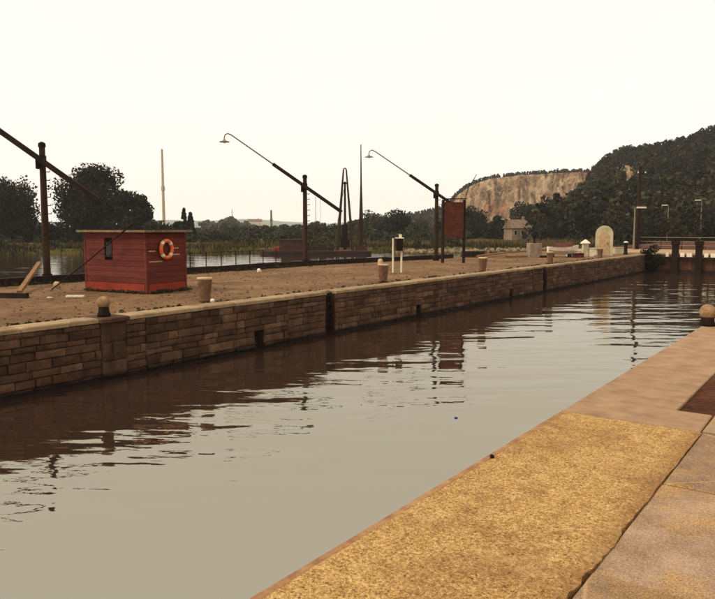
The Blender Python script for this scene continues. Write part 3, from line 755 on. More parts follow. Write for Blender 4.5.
def make_bollard():
    r = thing('mooring_bollard', 'x', 'bollard')
    MB().lathe([(0.175, 0), (0.175, 0.05), (0.165, 0.08), (0.19, 0.35), (0.215, 0.60), (0.225, 0.66)], 20).build('shaft', M['iron_brown'], r, True)
    MB().lathe([(0.215, 0.655), (0.24, 0.67), (0.245, 0.71), (0.225, 0.735), (0.05, 0.745)], 20).build('rim', M['rim_pale'], r, True)
    return r
mb = make_bollard()
for i, (pp, lab) in enumerate([((205, 300.5), 'flared iron mooring bollard with pale rim right of the red hut'), ((383, 281), 'flared iron mooring bollard in front of the white post stand'),
                               ((485, 271), 'flared iron mooring bollard between the rusty sign and the grey block'), ((550, 263), 'flared mooring bollard above the farther wall ladder, near the white dinghy'),
                               ((600, 257.5), 'farthest flared mooring bollard, just before the arched kiosk')]):
    o = mb if i == 0 else copy_tree(mb); h_ = hit(*pp)
    o['label'] = lab; o['group'] = 'mooring bollards along the far wall'; o.location = (min(h_.x, -15.85), h_.y, -0.03); o.rotation_euler = (0.02 * (i % 3 - 1), 0.03 * ((i + 1) % 3 - 1), i * 0.7)

def pebble(name, label, cat, p, sx, sy, sz, mat, seed, group=None, rz=0.0):
    rng = random.Random(seed); m = MB()
    m.lathe([(0.25, -0.5), (0.42, -0.3), (0.5, 0.0), (0.4, 0.32), (0.2, 0.48)], 9)
    m.v = [Vector(((v.x + rng.uniform(-.06, .06)) * sx, (v.y + rng.uniform(-.06, .06)) * sy, (v.z + 0.45 + rng.uniform(-.04, .04)) * sz)) for v in m.v]
    o = m.build(name, mat, None, True, p, rz); return tag(o, label, cat, group)
h_ = hit(206, 300.5); pebble('stone', 'small white round stone beside the nearest flared bollard', 'stone', (-15.72, h_.y - 0.15, -0.03), 0.14, 0.14, 0.13, M['white_paint'], 1)
pebble('stone', 'pale stone lying at the foot of the left lamp crane', 'stone', hit(57, 288, -0.04), 0.34, 0.24, 0.26, M['rim_pale'], 2)
pebble('stone', 'white stone by the river edge between hut and dredger', 'stone', hit(259, 273, -0.04), 0.24, 0.2, 0.24, M['white_paint'], 3)
pebble('stone', 'flat pale stone on the dirt below the leaning timber', 'stone', hit(50, 299, -0.04), 0.28, 0.18, 0.08, M['rim_pale'], 4)
# plank offcuts and leaning timber at left
def plank(label, p0, p1, w, h, mat, name='plank', group=None):
    p0, p1 = Vector(p0), Vector(p1); m = MB(); m.bar((0, 0, 0), p1 - p0, w, h); o = m.build(name, mat, None, False, p0); return tag(o, label, 'plank', group)
q = hit(75, 296.5); plank('short white painted plank lying at the left foot of the hut', (q.x - 0.22, q.y - 0.16, 0.01), (q.x + 0.24, q.y + 0.17, 0.01), 0.15, 0.06, M['white_paint'])
q0 = hit(19, 293.5); q1 = at(51, 270, 27.9); q1 = Vector((-26.85, 15.35, 0.80))
plank('pale timber beam propped against the foot of the left lamp crane', (q0.x, q0.y, 0.04), q1, 0.15, 0.11, M['pale_wood'], 'timber_prop')
q = hit(10, 297); plank('dark weathered timber lying on the dirt at the far left', (q.x - 0.9, q.y - 0.5, 0.05), (q.x + 0.5, q.y + 0.3, 0.05), 0.2, 0.16, M['dark_wood'])

# dark baulk kerb and pale coping along the river side
kerb = thing('river_kerb', 'low dark timber kerb along the river edge of the quay', 'kerb', (-27, 0, 0))
y = -4.0; k = 0
while y < 46:
    l = 3.6; xk = np.interp(y + l / 2, [0, 33, 46, 60], [-26.2, -26.2, -24.2, -24.2]) ; dx = (np.interp(y + l, [0, 33, 46], [-26.2, -26.2, -24.2]) - np.interp(y, [0, 33, 46], [-26.2, -26.2, -24.2]))
    MB().bar((xk - dx / 2 + 27 - 0.62, y, 0.10 + 0.02 * (k % 2)), (xk + dx / 2 + 27 - 0.62, y + l - 0.05, 0.10 + 0.015 * (k % 3)), 0.28, 0.30).build('beam', M['dark_wood'], kerb); y += l; k += 1
rc = thing('river_coping', 'pale stone edging at the river side behind the dark kerb', 'edging', (-27.6, 0, 0))
y = -4.0; k = 0
while y < 44:
    xk = float(np.interp(y + 1, [0, 33, 46, 60], [-27.6, -27.6, -25.2, -25.2]))
    o = link('edge_stone', cm[k % 5], None, rc, loc=(xk + 27.6 - 0.02, y + 1, 0.09), rz=-0.18 if y > 32 else 0); o.scale = (0.72, 1.96, 1.0); y += 2; k += 1
# thin railing by the river
rl = thing('river_railing', 'thin iron railing posts at the river edge right of the hut', 'railing', (-27.2, 26, 0))
for k in range(8):
    MB().tube([(-0.02, -3.6 + k * 1.05, 0.05), (0.0, -3.6 + k * 1.05, 1.0)], 0.025, 6).build('post', M['dark_iron'], rl)
MB().tube([(0, -3.7, 0.95), (0, 3.8, 0.95)], 0.014, 5).build('rail', M['dark_iron'], rl)

# ------------------------------------------------------------------ things on the quay
# stand with two pale posts and a dark box
s0 = hit(393, 272); s1 = hit(402.5, 276.5)
st = thing('post_stand', 'two slim white posts with a dark box between them on the quay', 'stand', (s0.x, s0.y, -0.03))
d = Vector((s1.x - s0.x, s1.y - s0.y, 0)); d = Vector((RGT[0], RGT[1], 0)) * 0.42
MB().tube([(0, 0, 0), (0, 0, 1.72)], 0.05, 8).build('post', M['white_paint'], st)
MB().tube([d, d + Vector((0, 0, 1.15))], 0.05, 8).build('post', M['white_paint'], st)
MB().box(d * 0.75 + Vector((0, 0, 1.40)), (0.34, 0.30, 0.62), FACE).build('box', M['dark_iron'], st)
m = MB(); m.box(d * 0.75 + Vector((0, 0, 1.735)), (0.42, 0.36, 0.05), FACE); m.box(d * 0.85 + Vector((0, 0, 1.84)), (0.14, 0.12, 0.16), FACE); m.build('lid', M['white_paint'], st)
pebble('stone', 'pale upright stone behind the second flared bollard', 'stone', hit(380.5, 268, -0.04), 0.4, 0.3, 0.55, M['rim_pale'], 8)

# rusty sign board on two posts
b0 = hit(453, 262.5)
sg = thing('sign_board', 'rust red board held between two dark posts beside a lamp crane', 'sign', (b0.x, b0.y, -0.03), FACE)
sc = 700 / 15.6 / 700
W2 = 10.5 / 15.6
for s in (-1, 1): MB().tube([(s * W2, 0, -0.1), (s * W2, 0, 4.0)], 0.10, 8).build('post', M['dark_wood'], sg)
for k in range(4): MB().box((0, -0.12, 1.92 + 0.555 * k), (W2 * 2 - 0.12, 0.05, 0.55)).build('panel', M['rust'], sg)
MB().box((0, -0.12, 4.07), (W2 * 2 + 0.2, 0.10, 0.06)).build('top_rail', M['dark_iron'], sg)
MB().tube([(W2, 0, 3.9), (W2 + 0.25, 0, 4.8), (W2 + 0.75, 0, 5.6)], 0.02, 5).build('whip', M['dark_iron'], sg)
# planks, heap, block, post, dinghy
q = hit(504, 258); r2 = Vector((RGT[0], RGT[1], 0)); f2 = Vector((FWD[0], FWD[1], 0))
plank('long pale plank on the quay left of the grey block', q + Vector((0, 0, 0.09)), q + r2 * 1.9 + f2 * 0.9 + Vector((0, 0, 0.09)), 0.28, 0.14, M['pale_wood'])
plank('pale plank lying across the heap of dark timber', hit(478, 258) + Vector((0, 0, 0.14)), hit(478, 258) + r2 * 3.2 + f2 * 6 + Vector((0, 0, 0.16)), 0.26, 0.12, M['pale_wood'])
hp0 = hit(474, 257)
heap = thing('timber_heap', 'heap of dark timber baulks behind the quay right of the sign', 'timber heap', (hp0.x, hp0.y, -0.03))
for k in range(5): MB().bar(r2 * -0.9 + f2 * (0.26 * (k % 3)) + Vector((0, 0, 0.14 + 0.22 * (k // 3))), r2 * 0.8 + f2 * (0.26 * (k % 3) + 0.1) + Vector((0, 0, 0.14 + 0.22 * (k // 3))), 0.22, 0.2).build('baulk', M['dark_wood'], heap)
q = hit(534, 257)
bl = thing('concrete_block', 'grey upright concrete block on the quay left of the white dinghy', 'block', (q.x, q.y, -0.03), FACE + 0.1)
link('body', slab_mesh('body', 0.92, 0.8, 1.08, 0.03, 91), M['grey_stone'], bl, loc=(0, 0, 1.08))
MB().box((0.75, -0.2, 0.08), (0.9, 0.5, 0.14)).build('foot', M['dark_wood'], bl)
po = thing('iron_post', 'small dark iron post standing on the grey concrete block', 'post', (q.x, q.y, 1.05))
MB().lathe([(0.13, 0), (0.13, 0.06), (0.08, 0.1), (0.07, 0.5), (0.12, 0.55), (0.11, 0.66), (0.04, 0.72)], 12).build('shaft', M['dark_iron'], po, True)
# white dinghy on chocks with a dark red cover
q = hit(556, 257)
bt = thing('dinghy', 'small white dinghy with dark red cover on the quay', 'boat', (q.x, q.y + 1.2, -0.03), FACE - 0.1)
secs = [(-1.05, 0.62, 0.30, 0.80), (-0.55, 0.74, 0.22, 0.76), (0.1, 0.76, 0.20, 0.76), (0.75, 0.52, 0.24, 0.82), (1.25, 0.05, 0.42, 0.92)]
m = MB()
for x_, wd, zb, zt in secs:
    for sx, z_ in ((-1, zt), (-0.9, (zt + zb) / 2), (-0.45, zb), (0.45, zb), (0.9, (zt + zb) / 2), (1, zt)): m.v.append(Vector((x_, sx * wd, z_)))
for i in range(4):
    for k in range(5): m.f.append((i*6 + k, i*6 + k + 1, i*6 + k + 7, i*6 + k + 6))
m.f.append((0, 5, 4, 3, 2, 1)); m.f.append((24, 25, 26, 27, 28, 29)); m.build('hull', M['white_paint'], bt)
m = MB()
for x_, wd, zb, zt in secs[1:4]:
    for sx, z_ in ((-1.02, zt + 0.01), (-0.5, zt + 0.22), (0, zt + 0.32), (0.5, zt + 0.22), (1.02, zt + 0.01)): m.v.append(Vector((x_, sx * wd, z_)))
for i in range(2):
    for k in range(4): m.f.append((i*5 + k, i*5 + k + 1, i*5 + k + 6, i*5 + k + 5))
m.f += [(0, 4, 3, 2, 1), (10, 11, 12, 13, 14)]; m.build('cover', M['rust'], bt)
for x_ in (-0.7, 0.6): MB().box((x_, 0, 0.12), (0.14, 1.0, 0.24)).build('chock', M['dark_wood'], bt)
def white_box(label, px, py, w, h, dep, mat='white_paint'):
    q = hit(px, py); o = thing('crate', label, 'crate', (q.x, q.y, -0.03), FACE)
    link('body', slab_mesh('body', w, dep, h, 0.02, int(px)), M[mat], o, loc=(0, 0, h)); MB().box((0, 0, h + 0.025), (w + 0.06, dep + 0.06, 0.04)).build('lid', M[mat], o); return o
white_box('low white crate between the dinghy and the capped stone pillar', 573, 256, 0.9, 0.42, 0.6)
white_box('white crate between the capped pillar and the arched kiosk', 592, 256, 0.55, 0.62, 0.6)
white_box('small pale crate right of the arched kiosk', 618.5, 253.5, 0.85, 0.5, 0.6, 'kiosk')
white_box('dark red low crate just left of the capped stone pillar', 578, 257, 0.75, 0.28, 0.5, 'rust')
q = hit(585, 256)
pi_ = thing('stone_pillar', 'slim pale stone pillar with a pointed cap left of the kiosk', 'pillar', (q.x, q.y, -0.03), FACE)
MB().box((0, 0, 0.5), (0.42, 0.42, 1.0)).build('shaft', M['kiosk'], pi_)
m = MB(); m.v = [Vector(v) for v in ((-.3,-.3,1.0),(.3,-.3,1.0),(.3,.3,1.0),(-.3,.3,1.0),(-.3,-.3,1.08),(.3,-.3,1.08),(.3,.3,1.08),(-.3,.3,1.08),(0,0,1.36))]
m.f = [(3,2,1,0),(0,1,5,4),(1,2,6,5),(2,3,7,6),(3,0,4,7),(4,5,8),(5,6,8),(6,7,8),(7,4,8)]; m.build('cap', M['white_paint'], pi_)
# arched kiosk
q = hit(605, 256.3)
ki = thing('kiosk', 'narrow pale kiosk with rounded arched top near the lock gate', 'kiosk', (q.x - 0.25, q.y + 0.5, -0.03), FACE - 0.35)
def arch(w, h, y0, y1, n=14, z0=0.0):
    m = MB(); r = w / 2; poly = [(-r, z0), (r, z0)] + [(r * math.cos(math.pi * i / n), h - r + r * math.sin(math.pi * i / n)) for i in range(n + 1)]
    b = len(poly)
    for y_ in (y0, y1):
        for x_, z_ in poly: m.v.append(Vector((x_, y_, z_)))
    m.f.append(tuple(range(b))); m.f.append(tuple(reversed(range(b, 2 * b))))
    for k in range(b): k2 = (k + 1) % b; m.f.append((k2, k, b + k, b + k2))
    return m
arch(1.30, 2.42, -0.5, 0.6).build('shell', M['kiosk'], ki)
dr = arch(0.74, 1.92, -0.54, -0.49, z0=0.08).build('door', M['rim_pale'], ki)
MB().box((0.27, -0.56, 1.0), (0.05, 0.05, 0.14)).build('handle', M['dark_iron'], dr)
MB().box((0, -0.02, 0.06), (1.42, 1.26, 0.12)).build('plinth', M['grey_stone'], ki)
# dark bollard, tall pole, thin lamp pole
q = hit(625.5, 254)
bo = thing('gate_bollard', 'slim black bollard with pale top between kiosk and tall pole', 'bollard', (q.x, q.y, -0.03))
MB().lathe([(0.20, 0), (0.20, 0.08), (0.15, 0.12), (0.14, 0.85), (0.19, 0.9), (0.19, 0.98)], 14).build('shaft', M['dark_iron'], bo, True)
MB().lathe([(0.19, 0.975), (0.18, 1.06), (0.06, 1.12)], 14).build('top', M['white_paint'], bo, True)
q = hit(637, 249.2)
pl = thing('utility_pole', 'tall dark wooden pole standing near the lock gate', 'pole', (q.x, q.y, -0.05))
MB().tube([(0, 0, 0), (0, 0, 4), (0, 0, 8.6)], [0.22, 0.19, 0.14], 10).build('shaft', M['dark_wood'], pl)
MB().box((0.2, 0, 7.8), (0.9, 0.1, 0.1), FACE).build('cross_arm', M['dark_wood'], pl)
for s in (-0.2, 0.55): MB().lathe([(0.05, 0), (0.07, 0.08), (0.04, 0.2)], 8, Vector((RGT[0], RGT[1], 0)) * s + Vector((0, 0, 7.85))).build('insulator', M['white_paint'], pl)

def street_lamp(label, px, top, base_py, depth, side=-1, loc=None):
    b = at(px, 240, depth); zb = float(ground_z(np.array([b.x]), np.array([b.y]))[0]) if loc is None else loc[2]
    if loc is not None: b = Vector(loc)
    ht = at(px, top, depth).z - zb
    r = thing('street_lamp', label, 'street lamp', (b.x, b.y, zb - 0.02), FACE, 'street lamps beyond the river and lock')
    MB().tube([(0, 0, 0), (0, 0, ht * 0.5), (0, 0, ht - 0.1), (side * 0.25, 0, ht)], [0.10, 0.08, 0.06, 0.05], 7).build('post', M['pipe_grey'], r)
    m = MB(); m.box((side * 0.65, 0, ht), (0.9, 0.34, 0.16)); m.build('lamp_head', M['white_paint'], r)
q = hit(633.5, 249.3)
street_lamp('thin grey lamp post just left of the tall dark pole', 633.5, 207, 249, 72, 1, (q.x, q.y, -0.03))
street_lamp('street lamp before the wooded hill, second from the right picture edge', 667, 205, 240, 125)
street_lamp('street lamp nearest the right picture edge before the wooded hill', 700, 200, 240, 118)
street_lamp('street lamp in front of the pale house at the hill foot', 572, 215, 240, 175, 1)
street_lamp('street lamp between the two houses beyond the river', 545, 218, 240, 180, 1)
street_lamp('street lamp left of the pinkish house beyond the river', 505, 219, 240, 185, -1)

# railing on the far side of the apron
ar = thing('apron_railing', 'long thin iron railing across the apron behind the lock gate', 'railing', (-8, 77.2, 0.0))
for k in range(19):
    x = -11 + k * 2.0; MB().tube([(x, 0, -0.02), (x, 0, 1.25)], 0.035, 6).build('post', M['dark_iron'], ar)
for z in (1.24, 0.82, 0.42): MB().tube([(-11, 0, z), (25, 0, z)], 0.03, 6).build('rail', M['pipe_grey'], ar)

# ------------------------------------------------------------------ shrub on the wall corner by the gate
rng = np.random.default_rng(77); q = Vector((-14.75, 62.95, 0))
shr = thing('shrub', 'dark rounded shrub hanging over the wall corner by the lock gate', 'shrub', (q.x, q.y, -0.05))
C = [(0.2 + rng.normal() * 0.5, -0.15 + rng.normal() * 0.2, -0.35 + rng.normal() * 0.32) for _ in range(14)]
V, F, ti = leaf_cloud(C, [0.42] * 14, 260, 0.05, rng, [0.1 + 0.25 * rng.random() for _ in range(14)])
link('foliage', np_mesh('foliage', V, F, ti), M['leaf_dark'], shr)
m = MB()
for k in range(5): m.tube([(-0.35, 0.1, 0.0), (0.1 * k - 0.2, -0.1, 0.05), (0.25 * k - 0.3, -0.2, -0.35)], [0.03, 0.025, 0.01], 5)
m.build('stem', M['bark'], shr)

# ------------------------------------------------------------------ dredger moored on the river
dc = at(315, 254.4, 98.8); dc.z = WATER
dg = thing('dredger', 'brown dredger barge with A-frame and tall mast moored on the river', 'boat', (dc.x, dc.y, WATER), FACE)
U = 98.8 / 700           # metres per photo pixel at that distance
def X(px): return (px - 315) * U
def Z(py): return (254.4 - py) * U
m = MB(); hull = [(X(260), 0.0), (X(264), 1.6), (X(272), 2.3), (X(366), 2.3), (X(371), 1.8)]
poly = [(x_, -w_) for x_, w_ in hull] + [(x_, w_) for x_, w_ in reversed(hull) if w_ > 0]
m.prism(poly, -0.5, 0.50); m.build('hull', M['barge_hull'], dg)
m = MB(); m.prism([(x_ * 1.0, y_ * 1.02) for x_, y_ in poly], 0.42, 0.60); m.build('gunwale', M['barge_red'], dg)
c_ = MB().box((X(292.5), 0, 0.58 + 0.72), (X(303) - X(282), 2.6, 1.44)).build('cabin', M['barge_red'], dg)
MB().box((X(292.5), 0, 2.08), (X(305) - X(280), 2.9, 0.12)).build('cabin_roof', M['brown_wood'], dg)
for k in range(3): MB().box((X(286 + 6 * k), -1.31, 1.40), (0.45, 0.04, 0.5)).build('cabin_window', M['glass'], c_)
MB().box((X(277), 0.2, 0.83), (0.9, 1.6, 0.5)).build('hatch', M['hut_base'], dg)
for k, (a_, b_, h_) in enumerate([(306, 310, 1.2), (311, 318, 0.6), (319, 327, 0.9), (328, 334, 0.5)]):
    MB().box((X((a_ + b_) / 2), 0.3 * (-1) ** k, 0.58 + h_ / 2), (X(b_) - X(a_), 1.5, h_)).build('deck_gear', M['dark_wood'] if k % 2 else M['brown_wood'], dg)
topz = Z(171)
for px, yy in ((336.5, -1.2), (353.5, -1.2), (338, 1.2), (352, 1.2)):
    MB().tube([(X(px), yy, 0.55), (X(345 + (px - 345) * 0.18), yy * 0.15, topz)], [0.13, 0.09], 6).build('frame_leg', M['brown_wood'], dg)
MB().tube([(X(343.4), 0, topz - 0.2), (X(343.8), 0, topz + 0.12), (X(345), 0, topz + 0.26), (X(346.2), 0, topz + 0.12), (X(346.6), 0, topz - 0.2)], 0.09, 6).build('frame_head', M['brown_wood'], dg)
MB().tube([(X(345), 0, 0.7), (X(345), 0, topz - 1.6)], [0.22, 0.14], 6).build('king_post', M['dark_wood'], dg)
MB().box((X(345), 0, Z(184)), (X(348) - X(342), 0.25, 0.22)).build('cross_beam', M['dark_wood'], dg)
m = MB(); m.box((X(345), -0.2, Z(233)), (0.75, 0.6, 2.4)); m.box((X(345), -0.2, Z(243)), (1.3, 0.9, 1.2)); m.build('bucket_ladder', M['dark_iron'], dg)
MB().tube([(X(361), 0.3, 0.6), (X(361), 0.3, Z(215)), (X(361), 0.3, Z(185)), (X(360.8), 0.3, Z(146))], [0.30, 0.26, 0.12, 0.06], 8).build('mast', M['brown_wood'], dg)
for k in range(4): MB().tube([(X(361) + 0.75 * (-1) ** k, 0.3 + 0.75 * (-1) ** (k // 2), 0.55), (X(361), 0.3, Z(205))], [0.09, 0.06], 5).build('mast_stay', M['brown_wood'], dg)
MB().box((X(361), 0.2, 0.94), (1.5, 1.7, 0.7)).build('mast_step', M['barge_red'], dg)
MB().tube([(X(316), 0, 0.5), (X(316), 0, Z(197))], [0.05, 0.03], 5).build('flag_pole', M['brown_wood'], dg)
MB().tube([(X(332), -0.4, 0.55), (X(344), 0, Z(190))], 0.03, 5).build('stay_rope', M['dark_iron'], dg)

# ------------------------------------------------------------------ trees
def gz(p): return float(ground_z(np.array([p.x]), np.array([p.y]))[0])
def tree_at(label, px, top, wpx, depth, mat, seed, group, **kw):
    p = at(px, 240, depth); z = gz(p); h_ = at(px, top, depth).z - z
    return tree(label, (p.x, p.y, z - 0.05), h_, wpx * depth / 700, M[mat], group, seed=seed, **kw)
G1, G2, G3 = 'trees on the left river bank', 'trees along the far bank', 'trees at the foot of the quarry hill'
tree_at('very large dark round tree behind the red hut', 94, 163, 66, 150, 'leaf_dark', 1, G1, lumps=50, leaves=420, crown_from=0.04, leaf=0.2)
tree_at('dark tree merging with the right flank of the very large tree', 131, 183, 40, 146, 'leaf_dark', 2, G1, lumps=38, leaves=340, crown_from=0.04, leaf=0.19)
tree_at('dark broad tree at the left picture edge behind the lamp crane', 10, 176, 54, 152, 'leaf_dark', 3, G1, lumps=44, leaves=380, crown_from=0.04, leaf=0.19)
tree_at('dark tree just beyond the left picture edge', -40, 190, 50, 158, 'leaf_dark', 4, G1, lumps=30, leaves=150, crown_from=0.05)
tree_at('low dark tree filling the gap below the thin bare tree', 50, 226, 44, 165, 'leaf_dark', 5, G1, lumps=24, leaves=130, crown_from=0.0)
tree_at('thin sparse tree between the two large dark trees', 30, 172, 24, 156, 'leaf_mid', 6, G1, name='sparse_tree', lumps=22, leaves=16, crown_from=0.25, leaf=0.22)
tree_at('small pale tree peeping out right of the large dark trees', 150, 217, 18, 230, 'leaf_mid', 7, G1, crown_from=0.05)
def spire(label, px, top, wpx, depth, seed):
    p = at(px, 240, depth); z = gz(p); h_ = at(px, top, depth).z - z; rng = np.random.default_rng(seed); r = thing('conifer', label, 'tree', (p.x, p.y, z - 0.05), 0, 'dark conifers right of the hut')
    C, Rd, T = [], [], []
    for k in range(40):
        t_ = rng.random(); w_ = wpx * depth / 1400 * (1 - t_ * 0.88); a_ = rng.random() * 6.28
        C.append((math.cos(a_) * w_ * 0.55, math.sin(a_) * w_ * 0.55, 0.5 + t_ * (h_ - 0.7))); Rd.append(w_ * 0.5 + 0.12); T.append(rng.random() * 0.6)
    V, F, ti = leaf_cloud(C, Rd, 70, 0.2, rng, T, 1.3); V[:, 2] = np.maximum(V[:, 2], 0.05); link('crown', np_mesh('crown', V, F, ti), M['leaf_dark'], r)
    MB().tube([(0, 0, -0.1), (0, 0, h_ * 0.95)], [0.2, 0.03], 6).build('trunk', M['bark'], r)
spire('left and taller of the two dark conifers right of the hut', 184.5, 208, 9, 165, 1)
spire('right of the two dark conifers right of the hut', 191, 212, 12, 160, 2)
tree_at('dark low tree joining the two conifers', 180, 222, 16, 168, 'leaf_dark', 8, G1, crown_from=0.0)
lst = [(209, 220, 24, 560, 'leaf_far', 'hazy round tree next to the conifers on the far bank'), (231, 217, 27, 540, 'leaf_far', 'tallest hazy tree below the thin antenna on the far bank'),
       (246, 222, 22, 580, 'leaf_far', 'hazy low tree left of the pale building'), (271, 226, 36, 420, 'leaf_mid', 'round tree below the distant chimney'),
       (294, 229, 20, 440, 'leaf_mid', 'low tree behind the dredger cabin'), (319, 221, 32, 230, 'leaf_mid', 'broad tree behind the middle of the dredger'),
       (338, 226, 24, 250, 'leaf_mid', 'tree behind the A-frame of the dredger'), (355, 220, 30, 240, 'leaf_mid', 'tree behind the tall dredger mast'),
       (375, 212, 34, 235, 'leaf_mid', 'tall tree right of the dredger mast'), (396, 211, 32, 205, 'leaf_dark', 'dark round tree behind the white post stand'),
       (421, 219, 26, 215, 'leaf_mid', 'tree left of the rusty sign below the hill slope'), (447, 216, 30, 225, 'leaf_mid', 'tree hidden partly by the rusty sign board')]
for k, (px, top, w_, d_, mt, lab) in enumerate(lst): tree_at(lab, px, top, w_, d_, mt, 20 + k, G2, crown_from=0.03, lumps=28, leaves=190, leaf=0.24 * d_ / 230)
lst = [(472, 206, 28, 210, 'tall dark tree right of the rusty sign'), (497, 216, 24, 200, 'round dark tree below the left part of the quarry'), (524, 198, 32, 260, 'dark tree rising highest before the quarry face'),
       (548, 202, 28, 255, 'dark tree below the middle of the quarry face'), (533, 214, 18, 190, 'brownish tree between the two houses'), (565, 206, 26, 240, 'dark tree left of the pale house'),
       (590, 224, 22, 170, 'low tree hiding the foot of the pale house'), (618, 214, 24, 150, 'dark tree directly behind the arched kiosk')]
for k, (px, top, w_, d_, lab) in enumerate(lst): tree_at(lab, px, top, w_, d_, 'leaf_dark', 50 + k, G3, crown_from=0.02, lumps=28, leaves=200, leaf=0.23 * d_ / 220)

# ------------------------------------------------------------------ hills
def interp_ridge(pts, extra):
    a_ = [azim(px) for px, py in pts] + [math.radians(e[0]) for e in extra]; t_ = [elev(px, py) for px, py in pts] + [e[1] for e in extra]
    o = np.argsort(a_); return np.array(a_)[o], np.array(t_)[o]
wr = interp_ridge([(528, 227), (545, 220), (560, 212), (575, 199), (590, 178), (600, 166), (617, 156), (650, 152), (680, 145), (700, 137), (715, 132), (780, 120)], [(12, .19), (40, .20), (80, .16), (110, .04), (118, 0)])
WR0, WR1 = 165.0, 420.0
def wooded_z(a_, r_):
    H = np.interp(a_, *wr) * WR1 + 0.5 - 5.0
    H = np.maximum(H, -6)
    t_ = np.clip((r_ - WR0) / (WR1 - WR0), 0, 1); s_ = t_ * t_ * (3 - 2 * t_) * 0.55 + t_ * 0.45
    back = np.clip((r_ - WR1) / 400, 0, 1); s_ = s_ * (1 - back * back * (3 - 2 * back))
    x_, y_ = r_ * np.sin(a_), r_ * np.cos(a_)
    return -0.6 + np.maximum(H, -2) * s_ + (fbm(x_ / 40, y_ / 40, 9) - 0.5) * 8 * t_ * (1 - t_) * 2 - 1.0 * (t_ < 0.01)
aa = np.linspace(azim(520), math.radians(118), 260); rr = np.concatenate([np.linspace(WR0 - 4, WR1 + 20, 70), np.linspace(WR1 + 30, 840, 16)])
A, Rr = np.meshgrid(aa, rr, indexing='ij')
tag(link('wooded_hill', grid_mesh('wooded_hill', Rr * np.sin(A), Rr * np.cos(A), wooded_z(A, Rr)), M['hill_soil'], smooth=True), kind='structure')
qr = interp_ridge([(320, 229), (352, 226), (380, 222), (410, 213), (425, 211), (440, 207), (452, 197), (460, 189), (470, 183), (490, 176.5), (520, 173), (560, 171), (590, 170), (625, 172), (690, 180)], [(-4, .08), (6, .02)])
QF = (azim(453), azim(604)); QR0, QR1 = 500.0, 640.0
def quarry_z(a_, r_):
    H = np.interp(a_, *qr) * 640 + 1.5
    kf = np.clip((a_ - QF[0]) / 0.035, 0, 1) * np.clip((QF[1] - a_) / 0.03, 0, 1)
    rf_ = 606 + 10 * (fbm(a_ * 60, a_ * 0 + 2, 15) - 0.5)
    t_ = np.clip((r_ - QR0) / (QR1 - QR0), 0, 1); soft = t_ * t_ * (3 - 2 * t_)
    cl = np.clip((r_ - (rf_ - 26)) / 30, 0, 1); face = np.clip((r_ - QR0) / (rf_ - QR0), 0, 1) * 0.10 + 0.86 * cl + 0.04 * np.clip((r_ - rf_) / (QR1 - rf_), 0, 1)
    s_ = soft * (1 - kf) + face * kf
    back = np.clip((r_ - QR1) / 500, 0, 1); s_ = s_ * (1 - back * back)
    return -1.5 + np.maximum(H, -3) * s_
aa = np.linspace(azim(300), math.radians(8), 360); rr = np.concatenate([np.linspace(QR0 - 5, 575, 16), np.linspace(577, 616, 60), np.linspace(618, QR1, 10), np.linspace(650, 1150, 10)])
A, Rr = np.meshgrid(aa, rr, indexing='ij')
ZZ = quarry_z(A, Rr); onface = (A > QF[0]) & (A < QF[1]) & (Rr > 574) & (Rr < 618)
Rj = Rr + np.where(onface, 16 * (fbm(A * 180, ZZ / 26, 33, 5) - 0.5) + 8 * (fbm(A * 560, ZZ / 7, 35, 3) - 0.5), 0)
qm = grid_mesh('quarry_hill', Rj * np.sin(A), Rj * np.cos(A), ZZ); qh = link('quarry_hill', qm, M['hill_soil']); tag(qh, kind='structure')
qm.materials.append(M['quarry'])
fi = ((onface[:-1, :-1] & onface[1:, 1:]) & (ZZ[1:, 1:] > 3)).ravel().astype(np.int32); qm.polygons.foreach_set('material_index', fi)

def wood(name, label, n, zfun, a0, a1, r0, r1, hmin, hmax, mat, seed, skip=None, per=9, leaves=18, leaf=0.55, low=0.1):
    rng = np.random.default_rng(seed); C, Rd, T = [], [], []
    while len(C) < n * per:
        a_ = rng.uniform(a0, a1); r_ = math.sqrt(rng.uniform(r0 * r0, r1 * r1)); rv = rng.random()
        if skip and skip(a_, r_, rv): continue
        z = float(zfun(np.array([a_]), np.array([r_]))[0]); h_ = rng.uniform(hmin, hmax); w_ = h_ * rng.uniform(0.28, 0.42); ti = 0.1 + 0.7 * rng.random() ** 1.4
        x_, y_ = r_ * math.sin(a_), r_ * math.cos(a_)
        for k in range(per):
            q_ = (k + 0.5) / per; rad_ = w_ * (0.35 + 0.65 * math.sin(math.pi * min(q_ + 0.12, 1)) ** 0.7)
            b_ = rng.random() * 6.28
            C.append((x_ + math.cos(b_) * rad_ * 0.55, y_ + math.sin(b_) * rad_ * 0.55, z + h_ * (low + (0.92 - low) * q_))); Rd.append(rad_ * 0.55); T.append(ti + 0.12 * (q_ - 0.5))
    V, F, ti = leaf_cloud(C, Rd, leaves, leaf, rng, T)
    return tag(link(name, np_mesh(name, V, F, ti), M[mat]), label, 'wood', kind='stuff')
RK = (azim(613), azim(634))
def skip_w(a_, r_, rv):
    if RK[0] < a_ < RK[1] and 255 < r_ < 352 and rv < 0.93: return True
    return np.interp(a_, *wr) < 0.008
wood('hillside_wood', 'dark wood covering the hill at the right', 1150, wooded_z, azim(535), azim(790), WR0, WR1 + 8, 6, 13, 'leaf_hill', 3, skip_w, leaf=0.40, leaves=25)
wood('hillside_wood', 'dark wood continuing on the hill beyond the right picture edge', 500, wooded_z, azim(790), math.radians(100), WR0, WR1, 8, 13, 'leaf_hill', 4, None, leaves=9, leaf=0.9)
